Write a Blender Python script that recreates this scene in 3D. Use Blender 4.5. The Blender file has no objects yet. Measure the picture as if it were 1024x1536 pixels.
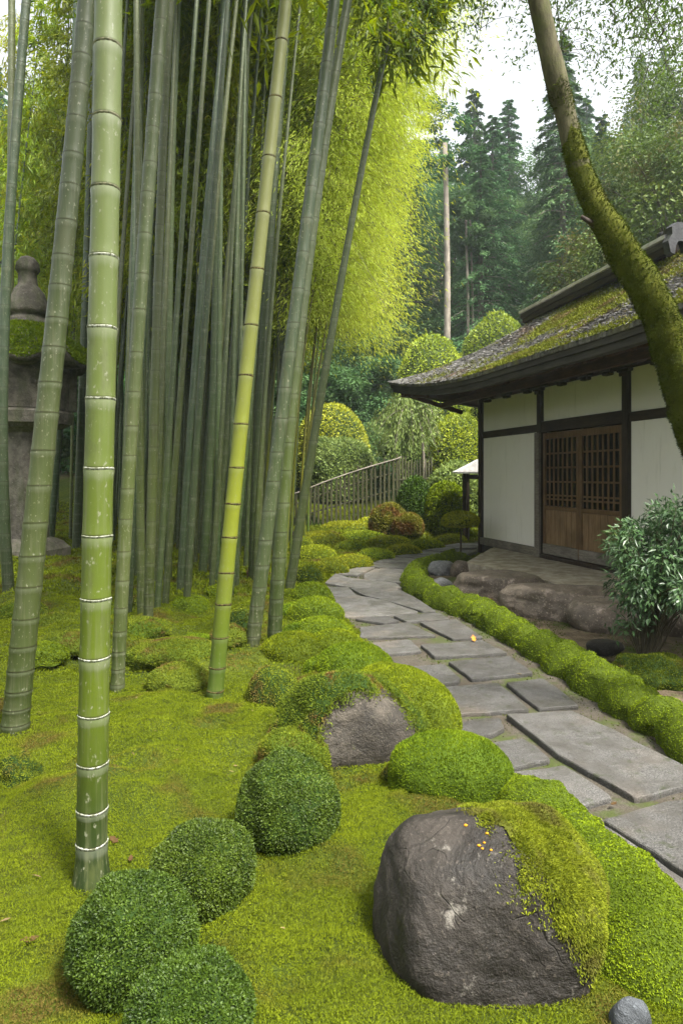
import bpy, math, random
import numpy as np
from mathutils import Vector, Matrix

SC = bpy.context.scene
COL = SC.collection
R = math.radians
F, CX, HY, EYE = 1024.0, 512.0, 713.0, 1.5      # focal length, centre and horizon in photo pixels, eye height in metres

def at(x, y, d):
    return np.array([(x - CX) / F * d, d, EYE + (HY - y) / F * d])

def gat(x, y, z=0.0):
    return at(x, y, F * (EYE - z) / (y - HY))

def rng_(s):
    return np.random.default_rng(s)

def unit(v):
    return v / np.maximum(np.linalg.norm(v, axis=-1, keepdims=True), 1e-9)

# ------------------------------------------------------------------ value noise
def _hash(i, j, k, s):
    h = (i * 374761393 + j * 668265263 + k * 2147483647 + s * 974634777) & 0xFFFFFFFF
    h = ((h ^ (h >> 13)) * 1274126177) & 0xFFFFFFFF
    h = ((h ^ (h >> 16)) * 2246822519) & 0xFFFFFFFF
    return ((h ^ (h >> 15)) & 0xFFFFFF) / float(0xFFFFFF)

def vnoise(P, seed=0):
    P = np.asarray(P, dtype=np.float64)
    I = np.floor(P).astype(np.int64)
    f = P - I
    f = f * f * (3 - 2 * f)
    r = 0
    for a in (0, 1):
        for b in (0, 1):
            for c in (0, 1):
                w = (f[:, 0] if a else 1 - f[:, 0]) * (f[:, 1] if b else 1 - f[:, 1]) * (f[:, 2] if c else 1 - f[:, 2])
                r = r + w * _hash(I[:, 0] + a, I[:, 1] + b, I[:, 2] + c, seed)
    return r * 2 - 1

def fbm(P, scale, seed=0, octaves=3):
    r, a, t = 0, 1.0, 0
    P = np.asarray(P) * scale
    for o in range(octaves):
        r = r + a * vnoise(P, seed + o * 17)
        t += a
        a *= 0.5
        P = P * 2.03
    return r / t

def fbm2(x, y, scale, seed=0, octaves=3):
    return fbm(np.stack([x, y, np.zeros_like(x)], -1), scale, seed, octaves)

def smooth(a, b, x):
    t = np.clip((x - a) / (b - a), 0, 1)
    return t * t * (3 - 2 * t)

# ------------------------------------------------------------------ mesh making
class Geo:
    """Collects triangles and quads with a material slot, a random number per face and two numbers per vertex."""
    def __init__(self):
        self.V, self.T, self.Q = [], [], []
        self.A = {}
        self.n = 0
    def add(self, V, tris=None, quads=None, slot=0, rnd=None, smooth=False, attrs=None):
        V = np.asarray(V, dtype=np.float32).reshape(-1, 3)
        for a, b in ((tris, self.T), (quads, self.Q)):
            if a is not None and len(a):
                a = np.asarray(a, dtype=np.int64)
                k = len(a)
                r = np.zeros(k) if rnd is None else np.broadcast_to(np.asarray(rnd, dtype=float), (k,))
                b.append((a + self.n, np.full(k, slot), r, np.full(k, smooth)))
        self.V.append(V)
        if attrs:
            for key, val in attrs.items():
                self.A.setdefault(key, []).append((self.n, np.asarray(val, dtype=np.float32)))
        self.n += len(V)
        return self
    def build(self, name, mats, parent=None, link=True):
        V = np.concatenate(self.V)
        T = np.concatenate([t[0] for t in self.T]) if self.T else np.zeros((0, 3), np.int64)
        Q = np.concatenate([t[0] for t in self.Q]) if self.Q else np.zeros((0, 4), np.int64)
        me = bpy.data.meshes.new(name)
        me.vertices.add(len(V))
        me.vertices.foreach_set('co', V.ravel())
        idx = np.concatenate([T.ravel(), Q.ravel()]).astype(np.int32)
        me.loops.add(len(idx))
        me.loops.foreach_set('vertex_index', idx)
        nf = len(T) + len(Q)
        me.polygons.add(nf)
        ls = np.concatenate([np.arange(len(T)) * 3, len(T) * 3 + np.arange(len(Q)) * 4]).astype(np.int32)
        me.polygons.foreach_set('loop_start', ls)
        both = self.T + self.Q
        me.polygons.foreach_set('material_index', np.concatenate([t[1] for t in both]).astype(np.int32))
        me.polygons.foreach_set('use_smooth', np.concatenate([t[3] for t in both]).astype(bool))
        me.update(calc_edges=True)
        at_ = me.attributes.new('rnd', 'FLOAT', 'FACE')
        at_.data.foreach_set('value', np.concatenate([t[2] for t in both]).astype(np.float32))
        for key, lst in self.A.items():
            arr = np.zeros(len(V), np.float32)
            for s, v in lst:
                arr[s:s + len(v)] = v
            me.attributes.new(key, 'FLOAT', 'POINT').data.foreach_set('value', arr)
        for m in (mats if isinstance(mats, (list, tuple)) else [mats]):
            me.materials.append(m)
        me.validate()
        return obj_of(name, me, parent) if link else me

def obj_of(name, me, parent=None):
    o = bpy.data.objects.new(name, me)
    COL.objects.link(o)
    if parent is not None:
        o.parent = parent
    return o

def empty(name, loc=(0, 0, 0), rz=0.0):
    o = bpy.data.objects.new(name, None)
    COL.objects.link(o)
    o.location = [float(v) for v in loc]
    o.rotation_euler = (0, 0, rz)
    o.empty_display_size = 0.2
    return o

def tag(o, label, cat, group=None):
    o['label'] = label
    o['category'] = cat
    if group:
        o['group'] = group
    return o

def structure(o):
    o['kind'] = 'structure'
    return o

def copy_thing(root, loc, rot, scale, label=None, group=None):
    r = root.copy()
    COL.objects.link(r)
    r.location = loc
    r.rotation_euler = rot
    r.scale = scale
    if label:
        r['label'] = label
    if group:
        r['group'] = group
    for ch in root.children:
        c = ch.copy()
        COL.objects.link(c)
        c.parent = r
    return r

# shapes -> (V, quads)
def box(x0, x1, y0, y1, z0, z1):
    V = [(x0, y0, z0), (x1, y0, z0), (x1, y1, z0), (x0, y1, z0), (x0, y0, z1), (x1, y0, z1), (x1, y1, z1), (x0, y1, z1)]
    Q = [(0, 3, 2, 1), (4, 5, 6, 7), (0, 1, 5, 4), (1, 2, 6, 5), (2, 3, 7, 6), (3, 0, 4, 7)]
    return V, Q

def bbox(g, x0, x1, y0, y1, z0, z1, b=0.006, slot=0, rnd=0.0):
    """A box with chamfered edges."""
    b = min(b, (x1 - x0) * .3, (y1 - y0) * .3, (z1 - z0) * .3)
    c = np.array([(x0 + x1) / 2, (y0 + y1) / 2, (z0 + z1) / 2]); h = np.array([(x1 - x0) / 2, (y1 - y0) / 2, (z1 - z0) / 2])
    V, idx = [], {}
    for sx in (-1, 1):
        for sy in (-1, 1):
            for sz in (-1, 1):
                for ax in range(3):
                    s = np.array([sx, sy, sz], float)
                    p = c + s * (h - b)
                    p[ax] = c[ax] + s[ax] * h[ax]
                    idx[(sx, sy, sz, ax)] = len(V)
                    V.append(p)
    Q, T = [], []
    def quad(ids, n):
        a, b_, c_ = (V[i] for i in ids[:3])
        if np.dot(np.cross(b_ - a, c_ - a), n) < 0:
            ids = ids[::-1]
        (Q if len(ids) == 4 else T).append(tuple(ids))
    for ax in range(3):
        o1, o2 = [k for k in range(3) if k != ax]
        for s in (-1, 1):
            ids = []
            for a, bq in ((-1, -1), (1, -1), (1, 1), (-1, 1)):
                k = [0, 0, 0]; k[ax] = s; k[o1] = a; k[o2] = bq
                ids.append(idx[(k[0], k[1], k[2], ax)])
            n = np.zeros(3); n[ax] = s
            quad(ids, n)
    for ax in range(3):      # the edges that run along ax
        o1, o2 = [k for k in range(3) if k != ax]
        for a in (-1, 1):
            for bq in (-1, 1):
                def key(s, f):
                    k = [0, 0, 0]; k[ax] = s; k[o1] = a; k[o2] = bq
                    return idx[(k[0], k[1], k[2], f)]
                n = np.zeros(3); n[o1] = a; n[o2] = bq
                quad([key(-1, o1), key(1, o1), key(1, o2), key(-1, o2)], n)
    for sx in (-1, 1):
        for sy in (-1, 1):
            for sz in (-1, 1):
                quad([idx[(sx, sy, sz, k)] for k in range(3)], np.array([sx, sy, sz], float))
    g.add(V, tris=T, quads=Q, slot=slot, rnd=rnd)

def obox(g, p0, p1, w, h, up=(0, 0, 1), slot=0, rnd=0.0, b=0.005):
    """A chamfered bar from p0 to p1, w wide and h high."""
    p0, p1 = np.array(p0, float), np.array(p1, float)
    L = np.linalg.norm(p1 - p0)
    t = (p1 - p0) / L
    s = unit(np.cross(t, np.array(up, float)))
    u = np.cross(s, t)
    gg = Geo()
    bbox(gg, 0, L, -w / 2, w / 2, -h / 2, h / 2, b)
    V = gg.V[0].astype(float)
    V = p0 + V[:, :1] * t + V[:, 1:2] * -s + V[:, 2:3] * u
    g.add(V, tris=gg.T[0][0] if gg.T else None, quads=gg.Q[0][0], slot=slot, rnd=rnd)

def tube(P, rad, n=10, cap=True):
    """A tube along the points P with the radii RAD."""
    P = np.asarray(P, float)
    rad = np.broadcast_to(np.asarray(rad, float), (len(P),))
    T = unit(np.gradient(P, axis=0))
    ref = np.array([1.0, 0.0, 0.0]) if abs(T[0][0]) < .8 else np.array([0., 1., 0.])
    rings = []
    u = unit(np.cross(T[0], ref))
    for i in range(len(P)):
        u = unit(u - np.dot(u, T[i]) * T[i])
        v = np.cross(T[i], u)
        a = np.linspace(0, 2 * np.pi, n, endpoint=False)[:, None]
        rings.append(P[i] + rad[i] * (np.cos(a) * u + np.sin(a) * v))
    V = np.concatenate(rings)
    Q = grid_faces(len(P), n, wrap=True)
    Tt = []
    if cap:
        V = np.concatenate([V, [P[0], P[-1]]])
        b, e = len(P) * n, (len(P) - 1) * n
        Tt = [(b, (j + 1) % n, j) for j in range(n)] + [(b + 1, e + j, e + (j + 1) % n) for j in range(n)]
    return V, Q, Tt

def grid_faces(nr, nc, wrap=False):
    i = np.arange(nr - 1)[:, None]
    j = np.arange(nc if wrap else nc - 1)[None, :]
    j2 = (j + 1) % nc
    return np.stack([i * nc + j, i * nc + j2, (i + 1) * nc + j2, (i + 1) * nc + j], -1).reshape(-1, 4)

def lathe(prof, n=24, cx=0, cy=0, ang0=0.0):
    prof = np.asarray(prof, float)
    a = np.linspace(0, 2 * np.pi, n, endpoint=False) + ang0
    V = np.stack([cx + prof[:, :1] * np.cos(a), cy + prof[:, :1] * np.sin(a), np.repeat(prof[:, 1:2], n, 1)], -1).reshape(-1, 3)
    return V, grid_faces(len(prof), n, True)

_ico = {}
def ico(sub):
    if sub not in _ico:
        import bmesh
        bm = bmesh.new()
        bmesh.ops.create_icosphere(bm, subdivisions=sub, radius=1)
        V = np.array([v.co[:] for v in bm.verts])
        T = np.array([[v.index for v in f.verts] for f in bm.faces])
        bm.free()
        _ico[sub] = (V, T)
    return _ico[sub]

def tri_of(Q):
    Q = np.asarray(Q)
    return np.concatenate([Q[:, [0, 1, 2]], Q[:, [0, 2, 3]]])

def scatter(V, T, n, rng, weight=None):
    """n random points on the triangles T with their normals."""
    V = np.asarray(V, float); T = np.asarray(T)
    a, b, c = V[T[:, 0]], V[T[:, 1]], V[T[:, 2]]
    cr = np.cross(b - a, c - a)
    ar = np.linalg.norm(cr, axis=1)
    w = ar if weight is None else ar * weight
    k = rng.choice(len(T), n, p=w / w.sum())
    r1, r2 = np.sqrt(rng.random(n))[:, None], rng.random(n)[:, None]
    P = (1 - r1) * a[k] + r1 * (1 - r2) * b[k] + r1 * r2 * c[k]
    return P, unit(cr[k])

def blades(g, P, N, L, W, rng, spread=.6, slot=0, rnd=None):
    """Small pointed blades (one triangle each) standing on the points P."""
    n = len(P)
    D = unit(N + spread * rng.normal(size=(n, 3)))
    S = unit(np.cross(D, rng.normal(size=(n, 3))))
    L = np.broadcast_to(L, (n,))[:, None] * rng.uniform(.6, 1.3, (n, 1))
    W = np.broadcast_to(W, (n,))[:, None] * rng.uniform(.7, 1.2, (n, 1))
    V = np.stack([P - S * W / 2, P + S * W / 2, P + D * L], 1).reshape(-1, 3)
    g.add(V, tris=np.arange(3 * n).reshape(-1, 3), slot=slot, rnd=rng.random(n) if rnd is None else rnd)

def leaves(g, P, D, U, L, W, rng, slot=0, droop=.15, mid=.42, rnd=None):
    """Pointed leaves: a diamond folded a little along its rib. D is the leaf's direction and U roughly its upper side."""
    n = len(P)
    D = unit(D)
    S = unit(np.cross(D, U))
    Nn = np.cross(S, D)
    L = np.broadcast_to(L, (n,))[:, None] * rng.uniform(.65, 1.25, (n, 1))
    W = np.broadcast_to(W, (n,))[:, None] * rng.uniform(.75, 1.2, (n, 1))
    M = P + D * L * mid
    tip = P + D * L - Nn * L * droop
    V = np.stack([P, M + S * W / 2 , tip, M - S * W / 2], 1).reshape(-1, 3)
    g.add(V, quads=np.arange(4 * n).reshape(-1, 4), slot=slot, rnd=rng.random(n) if rnd is None else rnd)

def inside(poly, x, y):
    poly = np.asarray(poly, float)
    r = np.zeros(x.shape, bool)
    j = len(poly) - 1
    for i in range(len(poly)):
        xi, yi = poly[i]; xj, yj = poly[j]
        c = ((yi > y) != (yj > y)) & (x < (xj - xi) * (y - yi) / (yj - yi + 1e-12) + xi)
        r ^= c
        j = i
    return r

def dist_line(pts, x, y):
    """Distance from (x, y) to a polyline."""
    best = np.full(x.shape, 1e9)
    for (ax, ay), (bx, by) in zip(pts[:-1], pts[1:]):
        dx, dy = bx - ax, by - ay
        t = np.clip(((x - ax) * dx + (y - ay) * dy) / (dx * dx + dy * dy + 1e-12), 0, 1)
        best = np.minimum(best, np.hypot(x - ax - t * dx, y - ay - t * dy))
    return best

def resample(P, step):
    """Catmull-Rom through P, resampled at equal steps."""
    P = np.asarray(P, float)
    E = np.concatenate([[2 * P[0] - P[1]], P, [2 * P[-1] - P[-2]]])
    out = []
    for i in range(1, len(E) - 2):
        t = np.linspace(0, 1, 24, endpoint=False)[:, None]
        p0, p1, p2, p3 = E[i - 1], E[i], E[i + 1], E[i + 2]
        out.append(.5 * (2 * p1 + (p2 - p0) * t + (2 * p0 - 5 * p1 + 4 * p2 - p3) * t ** 2 + (3 * p1 - p0 - 3 * p2 + p3) * t ** 3))
    C = np.concatenate(out + [P[-1:]])
    s = np.concatenate([[0], np.cumsum(np.linalg.norm(np.diff(C, axis=0), axis=1))])
    q = np.linspace(0, s[-1], max(2, int(s[-1] / step) + 1))
    return np.stack([np.interp(q, s, C[:, k]) for k in range(C.shape[1])], -1)
# ------------------------------------------------------------------ materials
class N:
    """Short hand for building a material's nodes."""
    def __init__(self, name):
        self.m = bpy.data.materials.new(name)
        self.m.use_nodes = True
        self.t = self.m.node_tree
        self.t.nodes.clear()
        self.out = self.t.nodes.new('ShaderNodeOutputMaterial')
    def n(self, typ, **kw):
        nd = self.t.nodes.new('ShaderNode' + typ)
        for k, v in kw.items():
            setattr(nd, k, v)
        return nd
    def put(self, sock, v):
        if isinstance(v, bpy.types.NodeSocket):
            self.t.links.new(v, sock)
        elif isinstance(v, (tuple, list)) and len(v) == 3 and sock.type == 'RGBA':
            sock.default_value = (*v, 1)
        else:
            sock.default_value = v
    def pos(self, space='world', scale=None):
        if space == 'world':
            v = self.n('NewGeometry').outputs['Position']
        else:
            v = self.n('TexCoord').outputs['Object']
        if scale is not None:
            mp = self.n('Mapping')
            self.put(mp.inputs['Vector'], v)
            mp.inputs['Scale'].default_value = scale
            v = mp.outputs[0]
        return v
    def noise(self, vec, scale, detail=3.0, rough=.55, distort=0.0):
        nd = self.n('TexNoise')
        self.put(nd.inputs['Vector'], vec)
        nd.inputs['Scale'].default_value = scale
        nd.inputs['Detail'].default_value = detail
        nd.inputs['Roughness'].default_value = rough
        nd.inputs['Distortion'].default_value = distort
        return nd.outputs[0]
    def vor(self, vec, scale, feature='F1', out=0):
        nd = self.n('TexVoronoi', feature=feature)
        self.put(nd.inputs['Vector'], vec)
        nd.inputs['Scale'].default_value = scale
        return nd.outputs[out]
    def rng(self, v, a, b, c=0.0, d=1.0):
        nd = self.n('MapRange', interpolation_type='SMOOTHSTEP')
        self.put(nd.inputs[0], v)
        for i, q in enumerate((a, b, c, d)):
            nd.inputs[1 + i].default_value = q
        return nd.outputs[0]
    def math(self, op, a, b=0.0, clamp=False):
        nd = self.n('Math', operation=op, use_clamp=clamp)
        self.put(nd.inputs[0], a)
        self.put(nd.inputs[1], b)
        return nd.outputs[0]
    def mix(self, f, a, b, blend='MIX'):
        nd = self.n('Mix', data_type='RGBA', blend_type=blend)
        self.put(nd.inputs[0], f)
        self.put(nd.inputs[6], a)
        self.put(nd.inputs[7], b)
        return nd.outputs[2]
    def attr(self, name):
        return self.n('Attribute', attribute_name=name).outputs['Fac']
    def hsv(self, col, hue=.5, sat=1.0, val=1.0):
        nd = self.n('HueSaturation')
        self.put(nd.inputs['Hue'], hue); self.put(nd.inputs['Saturation'], sat); self.put(nd.inputs['Value'], val)
        self.put(nd.inputs['Color'], col)
        return nd.outputs[0]
    def bump(self, h, strength, dist):
        nd = self.n('Bump')
        nd.inputs['Strength'].default_value = strength
        nd.inputs['Distance'].default_value = dist
        self.put(nd.inputs['Height'], h)
        return nd.outputs[0]
    def pbr(self, col, rough=.8, spec=.3, normal=None, metal=0.0, coat=0.0):
        p = self.n('BsdfPrincipled')
        self.put(p.inputs['Base Color'], col)
        self.put(p.inputs['Roughness'], rough)
        p.inputs['Specular IOR Level'].default_value = spec
        p.inputs['Metallic'].default_value = metal
        p.inputs['Coat Weight'].default_value = coat
        if normal is not None:
            self.put(p.inputs['Normal'], normal)
        return p.outputs[0]
    def done(self, sh):
        self.t.links.new(sh, self.out.inputs['Surface'])
        return self.m

def leaf_mat(name, dark, light, third=None, scale=1.5, trans=.3, rough=.5, spec=.25, objvar=.0, hue=.0, tcol=None, third_scale=.7, third_at=(.55, .7), rw=.62, nw=.5):
    k = N(name)
    P = k.pos()
    f = k.math('ADD', k.math('MULTIPLY', k.attr('rnd'), rw), k.math('MULTIPLY', k.rng(k.noise(P, scale, 5, .65), .3, .7), nw))
    c = k.mix(k.math('MULTIPLY', f, 1.0, True), dark, light)
    if third is not None:
        c = k.mix(k.math('MULTIPLY', k.rng(k.noise(P, third_scale, 4), *third_at), k.rng(k.attr('rnd'), .0, .6, .7, 1.0)), c, third)
    if objvar or hue:
        r = k.n('ObjectInfo').outputs['Random']
        r2 = k.math('FRACT', k.math('MULTIPLY', r, 7.31))
        c = k.hsv(c, k.math('ADD', k.math('MULTIPLY', r2, hue), .5 - hue / 2), 1.0, k.math('ADD', k.math('MULTIPLY', r, objvar), 1 - objvar / 2))
    p = k.pbr(c, rough, spec)
    if trans:
        t = k.n('BsdfTranslucent')
        k.put(t.inputs['Color'], k.hsv(c, .49, 1.1, 1.25))
        mx = k.n('MixShader')
        mx.inputs[0].default_value = trans
        k.put(mx.inputs[1], p); k.put(mx.inputs[2], t.outputs[0])
        p = mx.outputs[0]
    return k.done(p)

def wood_mat(name, c0, c1, axis_scale=(14, 14, 1.2), rough=.7, weather=None, space='obj', bump=.3):
    k = N(name)
    v = k.pos(space, axis_scale)
    n1 = k.noise(v, 3.0, 6, .65, .6)
    c = k.mix(k.rng(n1, .3, .72), c0, c1)
    n2 = k.noise(k.pos(space), 2.2, 3)
    c = k.mix(k.math('MULTIPLY', k.rng(n2, .4, .7), .5), c, tuple(q * .55 for q in c0))
    if weather:
        c = k.mix(k.math('MULTIPLY', k.rng(k.noise(k.pos(space), 5.0, 5, .7), .45, .7), .6), c, weather)
    return k.done(k.pbr(c, rough, .3, k.bump(n1, bump, .01)))

def moss_surface(name, bright, mid, brown):
    k = N(name)
    P = k.pos()
    c = k.mix(k.rng(k.noise(P, 1.6, 4), .35, .65), mid, bright)
    c = k.mix(k.rng(k.noise(P, 26.0, 3), .35, .7, 0, .55), c, tuple(q * .45 for q in mid))
    c = k.mix(k.math('MULTIPLY', k.rng(k.noise(P, .9, 5, .65), .56, .7), .75), c, brown)
    soil = k.attr('soil')
    sm = k.rng(k.math('ADD', soil, k.math('MULTIPLY', k.math('SUBTRACT', k.noise(P, 3.0, 5, .7), .5), 1.1)), .35, .65)
    sc = k.mix(k.rng(k.noise(P, 5.0, 6, .7), .3, .7), (.052, .040, .025), (.135, .105, .070))
    sc = k.mix(k.rng(k.noise(P, 2.1, 5, .65), .5, .66), sc, (.05, .07, .016))
    c = k.mix(sm, c, sc)
    h = k.math('ADD', k.noise(P, 60, 3), k.math('MULTIPLY', k.noise(P, 12, 3), 2.0))
    return k.done(k.pbr(c, .9, .1, k.bump(h, .8, .02)))

MOSS_B, MOSS_M, MOSS_BR = (.165, .205, .008), (.068, .105, .008), (.115, .085, .022)
m_ground = moss_surface('moss_ground', (.075, .095, .008), (.045, .065, .008), (.06, .04, .014))
m_moss = leaf_mat('moss_blades', (.085, .115, .006), MOSS_B, MOSS_BR, 2.2, .2, .8, .08, third_scale=1.9, third_at=(.52, .66), rw=.28, nw=.8)
m_mound = leaf_mat('mound_moss', (.065, .105, .006), (.22, .275, .010), None, 5.0, .2, .8, .08, rw=.4, nw=.6, objvar=.35, hue=.03)
m_farmoss_lit = leaf_mat('cushion_moss_lit', (.12, .16, .010), (.36, .40, .022), None, 2.5, .2, .7, .15, objvar=.3, hue=.03)  # moss colour lightened to stand in for light missing beyond the bend
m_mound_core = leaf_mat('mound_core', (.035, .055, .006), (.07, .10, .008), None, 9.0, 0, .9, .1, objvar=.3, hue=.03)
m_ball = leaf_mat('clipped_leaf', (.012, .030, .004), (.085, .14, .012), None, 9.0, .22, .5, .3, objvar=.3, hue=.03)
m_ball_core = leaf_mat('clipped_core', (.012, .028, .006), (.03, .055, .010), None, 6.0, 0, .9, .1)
m_border = leaf_mat('border_moss', (.06, .10, .006), (.215, .285, .010), None, 4.0, .2, .8, .08, rw=.4, nw=.6)
m_rockmoss = leaf_mat('rock_moss', (.045, .075, .008), (.19, .225, .014), (.13, .085, .025), 5.0, .15, .75, .12, third_scale=4, third_at=(.52, .66))
m_treemoss = leaf_mat('trunk_moss', (.007, .013, .002), (.095, .125, .007), (.04, .036, .010), 22.0, .1, .85, .08, third_scale=7, third_at=(.52, .7), rw=.35, nw=.65)
m_dome = leaf_mat('dome_leaf', (.11, .17, .018), (.40, .44, .04), None, 1.2, .25, .5, .3, objvar=.3, hue=.03)
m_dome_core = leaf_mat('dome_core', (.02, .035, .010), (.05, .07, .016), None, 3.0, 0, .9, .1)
m_redshrub = leaf_mat('red_shrub_leaf', (.09, .09, .012), (.22, .22, .022), (.17, .085, .022), 3.0, .2, .6, .2, third_scale=3.5, third_at=(.45, .65))
m_glossy = leaf_mat('glossy_leaf', (.026, .070, .024), (.08, .145, .05), (.16, .20, .03), 4.0, .15, .36, .45, third_scale=2.0, third_at=(.66, .74))
m_bamleaf = leaf_mat('bamboo_leaf', (.055, .10, .010), (.27, .335, .024), None, .35, .5, .45, .3, objvar=.5, hue=.05)
m_goldleaf = leaf_mat('golden_bamboo_leaf', (.29, .36, .045), (.52, .59, .10), None, .8, .42, .6, .1, objvar=.2, hue=.02, rw=.35, nw=.6)
m_canopy = leaf_mat('overhanging_leaf', (.04, .08, .02), (.13, .21, .04), None, 1.0, .45, .4, .3)
m_broad = leaf_mat('broadleaf_leaf', (.032, .080, .030), (.12, .21, .07), None, .35, .25, .7, .1, rw=.35, nw=.6, objvar=.6, hue=.05)
m_conifer = leaf_mat('conifer_leaf', (.032, .084, .036), (.115, .215, .075), None, .5, .15, .7, .1, rw=.35, nw=.6, objvar=.5, hue=.03)
m_oak = leaf_mat('evergreen_oak_leaf', (.028, .06, .012), (.13, .19, .035), (.13, .11, .035), .6, .25, .55, .2, third_scale=.5, third_at=(.5, .7), rw=.35, nw=.6)
m_weep = leaf_mat('weeping_leaf', (.08, .14, .03), (.26, .33, .09), None, 1.5, .3, .5, .25)

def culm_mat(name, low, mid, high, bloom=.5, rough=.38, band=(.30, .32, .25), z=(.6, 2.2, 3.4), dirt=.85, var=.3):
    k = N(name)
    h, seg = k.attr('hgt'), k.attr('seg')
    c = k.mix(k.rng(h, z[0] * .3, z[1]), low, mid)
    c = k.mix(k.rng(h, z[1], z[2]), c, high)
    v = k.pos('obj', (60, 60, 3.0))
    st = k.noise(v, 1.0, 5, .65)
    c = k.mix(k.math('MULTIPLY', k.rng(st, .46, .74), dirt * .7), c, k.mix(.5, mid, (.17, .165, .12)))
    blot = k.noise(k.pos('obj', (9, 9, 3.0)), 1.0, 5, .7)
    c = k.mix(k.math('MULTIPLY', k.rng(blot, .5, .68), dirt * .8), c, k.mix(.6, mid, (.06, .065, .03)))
    c = k.mix(k.math('MULTIPLY', k.rng(k.noise(k.pos('obj', (70, 70, 40)), 1.0, 2), .62, .74), dirt), c, (.20, .21, .14))
    bl = k.math('MULTIPLY', k.rng(k.math('ADD', seg, k.math('MULTIPLY', k.math('SUBTRACT', st, .5), .25)), .80, .99), bloom)
    c = k.mix(bl, c, band)
    c = k.mix(k.rng(seg, .018, .0, 0, .75), c, (.04, .035, .02))
    rr = k.n('ObjectInfo').outputs['Random']
    c = k.hsv(c, k.math('ADD', k.math('MULTIPLY', k.math('FRACT', k.math('MULTIPLY', rr, 5.7)), .05), .47), 1.0, k.math('ADD', k.math('MULTIPLY', rr, var), 1 - var / 2))
    return k.done(k.pbr(c, k.rng(blot, .3, .7, rough, rough + .2), .4, k.bump(st, .12, .004)))

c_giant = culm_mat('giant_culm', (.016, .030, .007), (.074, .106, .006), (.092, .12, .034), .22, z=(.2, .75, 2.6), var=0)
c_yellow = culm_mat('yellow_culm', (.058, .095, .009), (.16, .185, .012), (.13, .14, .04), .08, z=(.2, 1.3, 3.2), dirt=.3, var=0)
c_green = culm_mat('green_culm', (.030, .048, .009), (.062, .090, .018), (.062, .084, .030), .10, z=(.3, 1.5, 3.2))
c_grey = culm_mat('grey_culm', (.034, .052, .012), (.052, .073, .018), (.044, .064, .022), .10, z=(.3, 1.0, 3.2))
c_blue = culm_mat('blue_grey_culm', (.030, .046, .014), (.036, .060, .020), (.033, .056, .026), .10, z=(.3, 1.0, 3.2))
k = N('white_node_ring')
m_ring = k.done(k.pbr(k.mix(k.rng(k.noise(k.pos('obj', (1, 1, .5)), 95, 4, .75), .38, .62), (.44, .45, .39), (.10, .11, .05)), .8, .2))
k = N('dark_node_ring')
m_darkring = k.done(k.pbr(k.mix(k.rng(k.noise(k.pos('obj'), 60, 3), .4, .6), (.035, .024, .012), (.12, .10, .03)), .7, .2))
k = N('bare_sheath')
m_sheath = k.done(k.pbr(k.mix(k.rng(k.noise(k.pos(), 40, 3), .4, .6), (.13, .055, .04), (.25, .15, .10)), .8, .2))

def rock_mat(name, c0, c1, lichen, scale=6.0, lich=(.62, .72), dark=None, bump=.9, crack=0):
    k = N(name)
    P = k.pos('obj')
    n1 = k.noise(P, scale, 8, .68, .4)
    c = k.mix(k.rng(n1, .32, .68), c0, c1)
    c = k.mix(k.math('MULTIPLY', k.rng(k.noise(P, scale * .35, 5, .7), .42, .62), .7), c, dark or tuple(q * .4 for q in c0))
    c = k.mix(k.math('MULTIPLY', k.rng(k.noise(P, scale * 1.7, 6, .72), *lich), .8), c, lichen)
    c = k.mix(k.math('MULTIPLY', k.rng(k.noise(P, scale * 14, 2), .6, .7), .4), c, tuple(q * 2.2 for q in c1))
    h = k.math('ADD', n1, k.math('MULTIPLY', k.noise(P, scale * 7, 4, .7), .35))
    if crack:
        wp = k.n('VectorMath', operation='ADD')
        k.put(wp.inputs[0], P)
        nz = k.n('TexNoise')
        k.put(nz.inputs['Vector'], P)
        nz.inputs['Scale'].default_value = 6
        ws = k.n('VectorMath', operation='SCALE')
        k.put(ws.inputs[0], nz.outputs['Color'])
        ws.inputs['Scale'].default_value = .16
        k.put(wp.inputs[1], ws.outputs[0])
        e = k.rng(k.vor(wp.outputs[0], crack, 'DISTANCE_TO_EDGE'), .0, .012, 1, 0)
        e = k.math('MULTIPLY', e, k.rng(k.noise(P, 5, 2), .5, .6))
        c = k.mix(k.math('MULTIPLY', e, .3), c, (.006, .005, .004))
        h = k.math('SUBTRACT', h, k.math('MULTIPLY', e, .1))
    return k.done(k.pbr(c, k.rng(n1, .3, .7, .55, .85), .35, k.bump(h, bump, .03)))

m_boulder = rock_mat('dark_boulder', (.013, .011, .0085), (.050, .042, .034), (.19, .175, .15), 5.0, (.58, .68), (.010, .008, .006), crack=3.2)
m_terrace_rock = rock_mat('brown_boulder', (.075, .060, .044), (.22, .18, .14), (.33, .27, .22), 4.0, (.56, .70), (.045, .032, .022))
m_mossrock = rock_mat('brown_rock', (.040, .034, .026), (.105, .09, .07), (.10, .11, .04), 9.0)
m_greyrock = rock_mat('grey_rock', (.10, .10, .10), (.23, .235, .235), (.30, .31, .29), 10.0)

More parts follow.
